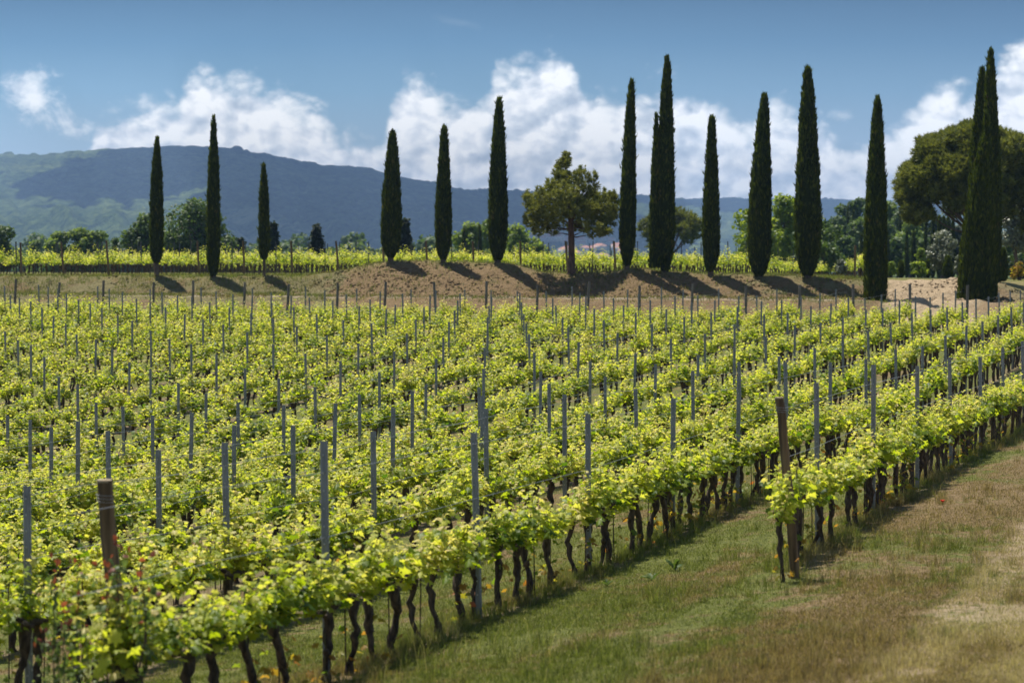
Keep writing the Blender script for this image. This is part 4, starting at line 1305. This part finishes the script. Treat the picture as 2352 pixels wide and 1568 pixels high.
for i, (xd, yt, wp, Y, m) in enumerate(forest):
    where = 'topmost' if yt < 480 else ('middle' if yt < 530 else 'lower')
    kindw = {'oak': 'mid green', 'light_tree': 'pale green', 'dark_tree': 'very dark green'}[m]
    side = 'left of' if xd < 2020 else ('above' if xd < 2210 else 'right of')
    broadleaf(xd, yt, wp, Y, '%s tree, %s from left, %s tier of wood %s sandy road' % (kindw, ordn(sorted(q[0] for q in forest).index(xd)), where, side), m, 200 + i, 0.02, 0.32, 110, 16, group=G4)
def conifer(xd, ytop, wpx, Y, label, seed, group=None):
    rs = RS(seed); k = ppm(Y); X = (xd - 1176) / FPX * Y; z0 = gz(X, Y); H = at(xd, ytop, Y)[2] - z0; W = wpx / k
    o = bpy.data.objects.new('conifer', None); C.objects.link(o); o.location = (X, Y, z0)
    b = MB(); t = MB()
    t.tube(np.array([[0, 0, -0.3], [0, 0, H * .5], [0, 0, H]]), [W * .05, W * .03, 0.01], 7, 0, .5)
    n = 90
    for i in range(n):
        q = i / n; z = H * (0.12 + 0.86 * q); a = i * 2.4 + rs.normal(0, .3)
        L = W / 2 * (1 - q) ** 0.8 * rs.uniform(0.7, 1.15) + 0.1
        d = np.array([math.cos(a), math.sin(a), -0.10 + 0.25 * q])
        s = np.linspace(0.1, 1, 9)[:, None]
        pp = np.array([0, 0, z]) + d * L * s + np.array([0, 0, 0.18 * L]) * s ** 2
        t.tube(pp[::2], np.linspace(0.03, 0.008, len(pp[::2])), 4, 0, .5, False)
        m_ = 9 * 4
        P = np.repeat(pp, 4, 0) + rs.normal(0, 0.10, (m_, 3))
        v, f, idx = scatter(LLV, LLF, P, frames(rs.normal(0, .5, (m_, 3)) + [0, 0, 1], rs.uniform(0, 6.28, m_)), rs.uniform(0.16, 0.34, m_))
        b.add(v, f, 0, rs.uniform(0.1, 0.8, m_)[idx])
    link('crown', b.mesh('crown', [M['dark_tree']]), o); link('trunk', t.mesh('trunk', [M['bark']], True), o)
    tag(o, label, 'conifer', group)
conifer(728, 516, 58, 200, 'dark spiky conifer standing alone left of the brown mound', 301)
conifer(628, 512, 36, 205, 'dark conifer half hidden behind the thinnest cypress', 302)
conifer(930, 503, 46, 205, 'dark conifer half hidden behind the stout mound cypress', 303)
conifer(553, 548, 20, 215, 'small narrow dark conifer above the upper vines', 304)
G5 = 'small cypresses in the distance'
bgc = [(1066, 525, 16, 215, 'small dark cypress left of a pair beyond the mound'), (1102, 519, 16, 218, 'small dark cypress right of a pair beyond the mound'),
       (1946, 479, 11, 300, 'thin dark cypress in the upper wood, left of two'), (1959, 484, 12, 298, 'thin dark cypress in the upper wood, right of two'),
       (2066, 482, 11, 285, 'thin dark cypress high in the wood behind the road'), (2082, 530, 11, 225, 'dark narrow cypress low in the wood, tallest in front'),
       (2098, 532, 16, 228, 'wider brownish cypress beside the narrow one in the wood'), (2125, 502, 12, 222, 'tall thin cypress left of the olive tree'),
       (2142, 494, 16, 224, 'dark cypress above the olive tree'), (2156, 496, 14, 200, 'green lit cypress, left of four above the olive'), (2167, 498, 12, 202, 'green lit cypress, second of four above the olive'),
       (2177, 497, 12, 201, 'green lit cypress, third of four above the olive'), (2188, 500, 13, 203, 'green lit cypress, right of four above the olive'),
       (1978, 536, 14, 235, 'dark little cypress just left of the straight columnar one'), (2039, 543, 14, 232, 'dark cypress stub in the wood right of the columnar one'),
       (2069, 602, 16, 150, 'low clipped dark cypress at the top of the sandy road'), (2131, 600, 9, 152, 'tiny narrow cypress beside the yellow hedge'), (2176, 590, 26, 150, 'short green cypress clump under the olive tree')]
for i, (xd, yt, wp, Y, lab) in enumerate(bgc):
    cypress(xd, 600, xd, yt, wp, Y, 'bulb', lab, 400 + i, 2, n=900, group=G5)
broadleaf(2166, 536, 84, 160, 'silvery grey olive tree left of the big cypress cluster', 'olive', 310, 0.12, 0.17, 300, 22, name='olive_tree', cat='olive tree', loose=.1)
broadleaf(2200, 590, 30, 158, 'small silvery olive shrub against the big cypress', 'olive', 311, 0.05, 0.16, 260, 8, name='olive_tree', cat='olive tree')
broadleaf(2330, 478, 90, 165, 'greyish olive tree at the right edge under the umbrella pine', 'olive', 312, 0.3, 0.18, 240, 20, name='olive_tree', cat='olive tree', loose=.1)
broadleaf(2110, 606, 50, 150, 'yellow green hedge bush at the top of the sandy road', 'lime_tree', 313, 0.0, 0.15, 300, 12, name='bush', cat='bush')
broadleaf(2046, 606, 34, 152, 'small yellow green bush right of the columnar cypress', 'lime_tree', 314, 0.0, 0.15, 300, 8, name='bush', cat='bush')
broadleaf(2115, 572, 34, 165, 'thin yellow green sapling above the hedge bush', 'lime_tree', 315, 0.1, 0.15, 200, 8, name='bush', cat='bush', loose=.3)
broadleaf(1930, 598, 36, 150, 'pale grey green bush left of the reddish brown post', 'olive', 316, 0.0, 0.16, 280, 8, name='bush', cat='bush')
broadleaf(2341, 625, 40, 128, 'reddish brown shrub at the right edge beside the road', 'dry_leaf', 317, 0.0, 0.14, 200, 8, name='bush', cat='bush')
broadleaf(1830, 592, 60, 175, 'dark brushy shrub behind the upper vines between thick cypresses', 'dark_tree', 318, 0.0, 0.18, 200, 10, name='bush', cat='bush')

# valley trees: hazy belt beyond the terrace
rs = RS(808)
tb = MB()
vt = []
for i in range(46):
    xd = rs.uniform(-60, 1250); Y = rs.uniform(430, 880)
    X = (xd - 1176) / FPX * Y; z0 = gz(X, Y)
    h_ = rs.uniform(11, 17)
    vt.append((xd, Y, X, z0, h_))
vt.sort()
PROTO = []
for i in range(4):
    r2 = RS(900 + i)
    cl = []
    for j in range(14):
        d = r2.normal(0, 1, 3); d /= np.linalg.norm(d)
        cl.append((np.array([d[0] * 3.2, d[1] * 3.2, 6.5 + d[2] * 3.6]), np.array([1.9, 1.9, 1.6]) * r2.uniform(.8, 1.2)))
    cl.append((np.array([0, 0, 6.0]), np.array([3.0, 3.0, 3.2])))
    b = MB(); foliage_cloud(b, r2, cl, 75, 0.6, (LLV, LLF))
    crown = b.mesh('crown', [M['oak']])
    t = MB(); t.tube(np.array([[0, 0, -1], [0, 0, 3], [0, 0, 7]]), [.4, .3, .1], 6, 0, .5); limbs(t, r2, 2, 5, cl[:8], .3)
    PROTO.append((crown, t.mesh('trunk', [M['bark']])))
for i, (xd, Y, X, z0, h_) in enumerate(vt):
    o = bpy.data.objects.new('valley_tree', None); C.objects.link(o); o.location = (X, Y, z0); o.scale = (h_ / 10,) * 3; o.rotation_euler = (0, 0, rs.uniform(0, 6))
    cr, tk = PROTO[i % 4]
    link('crown', cr, o); link('trunk', tk, o)
    tag(o, 'hazy round valley tree beyond the upper vineyard, %s from left' % ordn(i), 'tree', 'trees in the valley')

# ------------------------------------------------------------------ far town on the lower slope
def ray_hit(xd, yd):
    d = np.arange(1500, 8000, 8.0)
    u = (xd - 1176) / FPX; v_ = (575 - yd) / FPX
    Yv = d / math.sqrt(1 + u * u); Xv = Yv * u
    zr_ = CAM_H + v_ * Yv
    zg = ground_z(Xv, Yv)
    ii = np.where(zg > zr_)[0]
    if len(ii) == 0: return None
    return Xv[ii[0]], Yv[ii[0]], zg[ii[0]]
rs = RS(70)
def house(xd, yd, w_, d_, h_, rz, label, group):
    hit = ray_hit(xd, yd)
    if hit is None: return
    x, y, z = hit
    o = bpy.data.objects.new('house', None); C.objects.link(o); o.location = (x, y, z - 1); o.rotation_euler = (0, 0, rz)
    b = MB(); b.box((0, 0, h_ / 2), (w_, d_, h_)); wo = link('wall', b.mesh('wall', [M['wall']]), o)
    r_ = MB(); e = 0.6
    W2, D2 = w_ / 2 + e, d_ / 2 + e; hr = min(W2, D2) * 0.55
    v = np.array([(-W2, -D2, h_), (W2, -D2, h_), (W2, D2, h_), (-W2, D2, h_), (-W2 + D2 * .8, 0, h_ + hr), (W2 - D2 * .8, 0, h_ + hr)])
    r_.add(v, np.array([(0, 1, 5, 4), (2, 3, 4, 5)])); r_.add(v, np.array([(1, 2, 5), (3, 0, 4)])); r_.add(v, np.array([(0, 3, 2, 1)]))
    link('roof', r_.mesh('roof', [M['roof']]), o)
    for i in range(3):
        wn = MB(); wn.box((-w_ / 3 + i * w_ / 3, -d_ / 2 - 0.03, h_ * .6), (1.2, .06, 1.6)); link('window', wn.mesh('window', [M['pane']]), o)
    tag(o, label, 'house', group)
for i, xd in enumerate(sorted(rs.uniform(1225, 1450, 46))):
    yd = 540 + (xd - 1225) * 0.08 + abs(rs.normal(0, 1)) * 17 + rs.uniform(0, 6)
    if yd > 603: continue
    house(xd, yd, rs.uniform(11, 20), rs.uniform(8, 11), rs.uniform(6, 9), rs.normal(0, 0.5), 'small hazy red roofed house in the far town by the round pine, %s from left' % ordn(i), 'houses of the far town')
house(652, 572, 30, 10, 5, 0.1, 'long low building with reddish roof between the thinnest cypress and the lone conifer', None)

# ------------------------------------------------------------------ foreground plants
def rose_bush(x, y):
    rs = RS(5); z = gz(x, y)
    o = bpy.data.objects.new('rose_bush', None); C.objects.link(o); o.location = (x, y, z)
    st = MB(); fo = MB()
    for i in range(7):
        a = rs.uniform(0, 2 * PI); L = rs.uniform(0.9, 1.55); sp_ = rs.uniform(0.08, 0.42)
        q = np.linspace(0, 1, 9)[:, None]
        e = np.array([math.cos(a) * sp_, math.sin(a) * sp_, L])
        pp = e * q + np.array([math.cos(a), math.sin(a), 0]) * 0.12 * np.sin(q * PI) + rs.normal(0, 0.01, (9, 3))
        st.tube(pp, np.linspace(0.010, 0.003, 9), 5, 0, .5, False)
        n = 60
        t_ = rs.uniform(0.28, 1.03, n)
        P = np.stack([np.interp(t_, q[:, 0], pp[:, c]) for c in range(3)], 1) + rs.normal(0, 0.05, (n, 3))
        o3 = rs.normal(0, 1, (n, 3))
        v, f, idx = scatter(SV, SF, P, frames_dir(o3 + [0, 0, -.2], rs.normal(0, .6, (n, 3)) + [0, 0, 1]), rs.uniform(0.035, 0.065, n))
        R_ = np.where(t_ > 0.955, rs.uniform(0.75, 1.0, n), rs.uniform(0.0, 0.55, n))
        fo.add(v, f, 0, R_[idx])
    link('stem', st.mesh('stem', [M['vine_bark']], True), o)
    link('foliage', fo.mesh('foliage', [M['rose_leaf']]), o)
    tag(o, 'blurred rose bush with red young leaves in front of the left wooden post', 'rose bush')
    return o
p = at(250, 1300, 16.3)
rose_bush(p[0], 16.3)
p = at(165, 1300, 16.1)
ob = rose_bush(p[0], 16.1)
ob.scale = (0.6, 0.6, 0.97); ob.rotation_euler = (0, 0, 2.0)
ob['label'] = 'smaller rose shoots with orange tips left of the rose bush at the wooden post'
def poppy(xd, yd, lab):
    Y = 31.8; X = (xd - 1176) / FPX * Y; z = gz(X, Y)
    o = bpy.data.objects.new('poppy', None); C.objects.link(o); o.location = (X, Y, z)
    s = MB(); s.tube(np.array([[0, 0, -.02], [.01, 0, .06], [0, 0, .13]]), 0.0025, 5, 0, .5); link('stem', s.mesh('stem', [M['stem']]), o)
    for i in range(4):
        b = MB(); a = i * PI / 2
        g_ = []
        for u_ in np.linspace(0, 1, 5):
            for v_ in np.linspace(-1, 1, 5):
                rr = 0.034 * u_
                an = a + v_ * 0.9
                g_.append((math.cos(an) * rr, math.sin(an) * rr, 0.13 + 0.028 * u_ ** 1.5 + 0.003 * math.sin(v_ * 6)))
        f = [(r_ * 5 + c_, r_ * 5 + c_ + 1, (r_ + 1) * 5 + c_ + 1, (r_ + 1) * 5 + c_) for r_ in range(4) for c_ in range(4)]
        b.add(np.array(g_), np.array(f)); link('petal', b.mesh('petal', [M['poppy']], True), o)
    tag(o, lab, 'poppy')
poppy(2168, 1215, 'single red poppy flower in the grass at the right')
def weed(xd, yd, size, seed, lab, nm='thistle'):
    rs = RS(seed)
    Y = CAM_H * FPX / (yd - 575); X = (xd - 1176) / FPX * Y; z = gz(X, Y)
    o = bpy.data.objects.new(nm, None); C.objects.link(o); o.location = (X, Y, z)
    for i in range(7):
        a = rs.uniform(0, 2 * PI); e = rs.uniform(0.5, 1.3); L = size * rs.uniform(0.6, 1.0)
        q = np.linspace(0, 1, 8)
        d = np.array([math.cos(a), math.sin(a)])
        pts_ = np.stack([d[0] * L * q * math.cos(e), d[1] * L * q * math.cos(e), L * q * math.sin(e) - 0.3 * L * q ** 2.5], 1)
        side = np.array([-d[1], d[0], 0])
        wd = L * 0.13 * np.sin(q * PI) ** .6 * (1 + 0.45 * np.where(np.arange(8) % 2, 1, -1)) + .002
        v = np.vstack([pts_ + side * wd[:, None] + [0, 0, .01], pts_, pts_ - side * wd[:, None] + [0, 0, .01]])
        f = [(j, j + 1, 8 + j + 1, 8 + j) for j in range(7)] + [(8 + j, 8 + j + 1, 16 + j + 1, 16 + j) for j in range(7)]
        b = MB(); b.add(v, np.array(f), 0, rs.uniform(.2, .8)); link('leaf', b.mesh('leaf', [M['oak']]), o)
    tag(o, lab, 'weed')
weed(1552, 1320, 0.30, 1, 'tall jagged grey green thistle on the track right of the long front row')
weed(1500, 1345, 0.20, 2, 'low grey green thistle left of the tall jagged one')
weed(1395, 1350, 0.16, 3, 'small flat thistle closest to the vine trunks')

# ------------------------------------------------------------------ grass
def grass(name, n, sampler, hlo, hhi, wd, label, seed, m='blade', tall=0.0):
    rs = RS(seed)
    X, Y = sampler(rs, n)
    n = len(X)
    Z = ground_z(X, Y)
    L = rs.uniform(hlo, hhi, n) * (0.7 + 0.9 * fbm(X * 0.8, Y * 0.8, 44))
    tl = rs.rand(n) < tall
    L = np.where(tl, L * 2.6, L)
    a = rs.uniform(0, 2 * PI, n); be = rs.uniform(0.1, 0.9, n) * L
    wv = wd * rs.uniform(0.7, 1.4, n) * np.where(tl, 0.6, 1)
    s = rs.uniform(0, PI, n)
    dx_, dy_ = np.cos(s) * wv, np.sin(s) * wv
    ex, ey = np.cos(a) * be, np.sin(a) * be
    v = np.empty((n, 5, 3))
    v[:, 0] = np.stack([X - dx_, Y - dy_, Z - 0.01], 1)
    v[:, 1] = np.stack([X + dx_, Y + dy_, Z - 0.01], 1)
    v[:, 2] = np.stack([X + ex * .3 - dx_ * .8, Y + ey * .3 - dy_ * .8, Z + L * .6], 1)
    v[:, 3] = np.stack([X + ex * .3 + dx_ * .8, Y + ey * .3 + dy_ * .8, Z + L * .6], 1)
    v[:, 4] = np.stack([X + ex, Y + ey, Z + L], 1)
    b0 = (np.arange(n) * 5)[:, None]
    F4 = b0 + np.array([[0, 1, 3, 2]]); F3 = b0 + np.array([[2, 3, 4]])
    R_ = np.where(tl, rs.uniform(0.6, 1, n), rs.uniform(0, 0.75, n) ** 1.3)
    me = mk_mesh(name, v.reshape(-1, 3), [F3, F4], [M[m]], None, {'rnd': np.repeat(R_, 5)})
    o = link(name, me)
    tag(o, label, 'grass', kind='stuff')
def fg(rs, n):
    # density falls with distance; picture-space even
    yd = 880 + 1080 * rs.uniform(0, 1, n) ** 1.15
    Y = CAM_H * FPX / (yd - 575) * rs.uniform(0.97, 1.03, n)
    u = rs.uniform(up(-60), up(2420), n)
    X = u * Y
    r = X * C_ - Y * S_
    a = X * S_ + Y * C_
    # thinner under the vines and hidden rows, bare scrapes by noise
    q = np.abs(((r + 5.0) / 2.5) - np.round((r + 5.0) / 2.5)) * 2.5
    keep = np.ones(n, bool)
    under = (r < -4.7) & (q < 0.22)
    keep &= ~(under & (rs.rand(n) < 0.6))
    keep &= ~((r < -9.5) & (rs.rand(n) < 0.55))
    keep &= ~((r < -16) & (rs.rand(n) < 0.6))
    bare = fbm(X * 0.7, Y * 0.7, 60, 3)
    keep &= ~((bare > 0.62) & (rs.rand(n) < 0.7))
    return X[keep], Y[keep]
grass('grass', 850000, fg, 0.012, 0.034, 0.0024, 'short mown green and straw coloured grass of the track and between the vines', 1, tall=0.03)
def tg(rs, n):
    Y = rs.uniform(119, 138, n); X = rs.uniform(up(-60), up(2020), n) * Y
    a = X * S_ + Y * C_
    k = (a > 119.0 + 2.0 * rs.rand(n)) & (Y < 137)
    return X[k], Y[k]
def tufts(rs, n):
    m = n // 26
    yd = 930 + 960 * rs.uniform(0, 1, m) ** 1.1
    Y = CAM_H * FPX / (yd - 575); X = rs.uniform(up(200), up(2420), m) * Y
    r = X * C_ - Y * S_
    k = (r > -8.2) & (fbm(X * 0.5, Y * 0.5, 81, 3) > 0.47)
    # more along the feet of the two front rows
    a2 = rs.uniform(15, 60, m); r2 = np.where(rs.rand(m) < 0.5, -5.0, -7.5) + rs.normal(0, 0.16, m)
    kk = (r2 < -6.2) | (a2 > 25.6); a2 = a2[kk]; r2 = r2[kk]
    X2, Y2 = row_xy(r2, a2)
    X = np.concatenate([X[k], X2]); Y = np.concatenate([Y[k], Y2])
    X = np.repeat(X, 26) + rs.normal(0, 0.035, len(X) * 26); Y = np.repeat(Y, 26) + rs.normal(0, 0.035, len(Y) * 26)
    return X, Y
grass('grass_tufts', 60000, tufts, 0.05, 0.14, 0.0022, 'longer tufts of grass and dry stalks on the track and at the vine feet', 9, tall=0.05)
grass('grass', 60000, tg, 0.06, 0.20, 0.008, 'green and dry grass along the terrace edge below the upper vines', 2, m='blade')
def bgk(rs, n):
    a = rs.uniform(111, 120, n); r = rs.uniform(-72, -8, n)
    X, Y = row_xy(r, a)
    px = 1176 + FPX * X / Y
    dn = np.where(px < 760, 0.9, 0.35)
    k = (rs.rand(n) < dn) & (fbm(X * 1.0, Y * 1.0, 70, 3) > 0.42) & (px < 2040)
    return X[k], Y[k]
grass('dry_grass', 60000, bgk, 0.06, 0.17, 0.012, 'thin dry tufts on the brown bank under the cypresses', 3, m='blade')

def clods():
    rs = RS(66)
    ico = np.array([(0, 0, 1)] + [(math.cos(i * 1.2566) * .894, math.sin(i * 1.2566) * .894, .447) for i in range(5)] + [(math.cos(i * 1.2566 + .628) * .894, math.sin(i * 1.2566 + .628) * .894, -.447) for i in range(5)] + [(0, 0, -1)])
    fi = [(0, 1 + i, 1 + (i + 1) % 5) for i in range(5)] + [(1 + i, 6 + i, 1 + (i + 1) % 5) for i in range(5)] + [(1 + (i + 1) % 5, 6 + i, 6 + (i + 1) % 5) for i in range(5)] + [(11, 6 + (i + 1) % 5, 6 + i) for i in range(5)]
    fi = np.array(fi)
    n = 9000
    a = rs.uniform(112.5, 120.5, n); r = rs.uniform(-62, -8, n)
    X, Y = row_xy(r, a); px = 1176 + FPX * X / Y
    k = (px < 2400) & (fbm(X * 0.7, Y * 0.7, 71, 3) + np.where(px < 740, -0.12, 0.04) > 0.45)
    X, Y = X[k], Y[k]; n = len(X)
    P = np.stack([X, Y, ground_z(X, Y)], 1)
    S = rs.uniform(0.02, 0.085, n) * np.where(rs.rand(n) < 0.05, 1.8, 1)
    b = MB()
    v, f, idx = scatter(ico, fi, P, frames(rs.normal(0, 1, (n, 3)), rs.uniform(0, 6.28, n)), np.stack([S * rs.uniform(.7, 1.5, n), S, S * rs.uniform(.5, .9, n)], 1))
    v = v + rs.normal(0, 0.15, v.shape) * np.repeat(S, 12)[:, None]
    b.add(v, f, 0, 0.5)
    o = link('clods', b.mesh('clods', [M['ground']]))
    tag(o, 'loose clods of brown earth scattered over the bank', 'earth', kind='stuff')
    # low weeds
    n = 1300
    a = rs.uniform(112.5, 121.5, n); r = rs.uniform(-66, -8, n)
    X, Y = row_xy(r, a); px = 1176 + FPX * X / Y
    k = (px < 2040) & (fbm(X * 0.45, Y * 0.45, 72, 3) > 0.46)
    X, Y = X[k], Y[k]; Z = ground_z(X, Y)
    cl = [(np.array([x, y, z + .03]), np.array([1, 1, .5]) * rs.uniform(0.06, 0.2)) for x, y, z in zip(X, Y, Z)]
    b = MB(); foliage_cloud(b, rs, cl, 900, 0.07, (SPV, SPF), 0, 0.8, 0.45, shell=0.1)
    o = link('weeds', b.mesh('weeds', [M['weed']]))
    tag(o, 'low dusty green weeds dotted over the bank', 'weeds', kind='stuff')
M['weed'] = leaf_mat('weed_leaf', [(0, (0.05, 0.06, 0.02)), (0.5, (0.11, 0.12, 0.035)), (1, (0.24, 0.21, 0.08))], [(0, (0.08, 0.10, 0.02)), (1, (0.26, 0.26, 0.06))], 0.3, 0.7, 0.2)
clods()

# ------------------------------------------------------------------ fair weather clouds over the hills (above the frame, they shade the slopes)
def cloud(cx, cy, z, rx, ry, seed):
    rs = RS(seed)
    nt_, na = 24, 48
    th = np.linspace(0.001, PI - 0.001, nt_); ph = np.linspace(0, 2 * PI, na, endpoint=False)
    T, A = np.meshgrid(th, ph, indexing='ij')
    n_ = 1 + 0.5 * (fbm(A * 1.27 * 3 / PI * PI / 3 + seed, T * 2.5, seed, 4) - 0.5) * np.sin(T)
    n_ *= 1 + 0.12 * np.sin(A * 3 + seed) * np.sin(T)
    v = np.stack([cx + rx * np.sin(T) * np.cos(A) * n_, cy + ry * np.sin(T) * np.sin(A) * n_, z + np.maximum(np.cos(T), -0.15) * 160 * n_], 2).reshape(-1, 3)
    i, j = np.meshgrid(np.arange(nt_ - 1), np.arange(na), indexing='ij'); i = i.ravel(); j = j.ravel(); j2 = (j + 1) % na
    me = mk_mesh('cloud', v, np.stack([i * na + j, (i + 1) * na + j, (i + 1) * na + j2, i * na + j2], 1), [M['cloud']], smooth=True)
    vs = [v]; fs = [np.stack([i * na + j, (i + 1) * na + j, (i + 1) * na + j2, i * na + j2], 1)]
    ico_t = np.linspace(0.001, PI - 0.001, 9); ico_a = np.arange(14) / 14 * 2 * PI
    T2, A2 = np.meshgrid(ico_t, ico_a, indexing='ij')
    unit = np.stack([np.sin(T2) * np.cos(A2), np.sin(T2) * np.sin(A2), np.cos(T2)], 2).reshape(-1, 3)
    i2, j_2 = np.meshgrid(np.arange(8), np.arange(14), indexing='ij'); i2 = i2.ravel(); j_2 = j_2.ravel(); j3 = (j_2 + 1) % 14
    fu = np.stack([i2 * 14 + j_2, (i2 + 1) * 14 + j_2, (i2 + 1) * 14 + j3, i2 * 14 + j3], 1)
    for q in range(90):
        an = rs.uniform(0, 2 * PI); e = 1.0 + abs(rs.normal(0, 0.22)) - 0.08
        sz = rs.uniform(14, 60) * (1.6 - min(e, 1.5)) + 8
        vs.append(unit * np.array([sz, sz * rs.uniform(1, 2.4), sz * .5]) + np.array([cx + rx * e * math.cos(an), cy + ry * e * math.sin(an), z + rs.uniform(-10, 30)]))
        fs.append(fu + sum(len(x_) for x_ in vs[:-1]))
    me = mk_mesh('cloud', np.concatenate(vs), np.concatenate(fs), [M['cloud']], smooth=True)
    o = link('cloud', me)
    tag(o, 'fair weather cloud high over the hills, above the picture', 'cloud', 'clouds over the hills', 'structure')
CZ = 1250.0
sh = sun_dir / sun_dir.z
def cloud_over(xd, Y, zt, rx, ry, seed):
    X = (xd - 1176) / FPX * Y
    cloud(X + sh.x * (CZ - zt), Y + sh.y * (CZ - zt), CZ, rx, ry, seed)
cloud_over(880, 4800, 100, 300, 1500, 1)
cloud_over(1180, 5200, 90, 330, 1900, 2)
cloud_over(440, 5350, 180, 290, 1000, 3)
cloud_over(1750, 7300, 90, 1100, 900, 4)

# ------------------------------------------------------------------ haze
hb = MB()
hb.box((0, 4600, 95), (12000, 9800, 410))
hz = link('haze', hb.mesh('haze', [hm]))
tag(hz, kind='stuff')
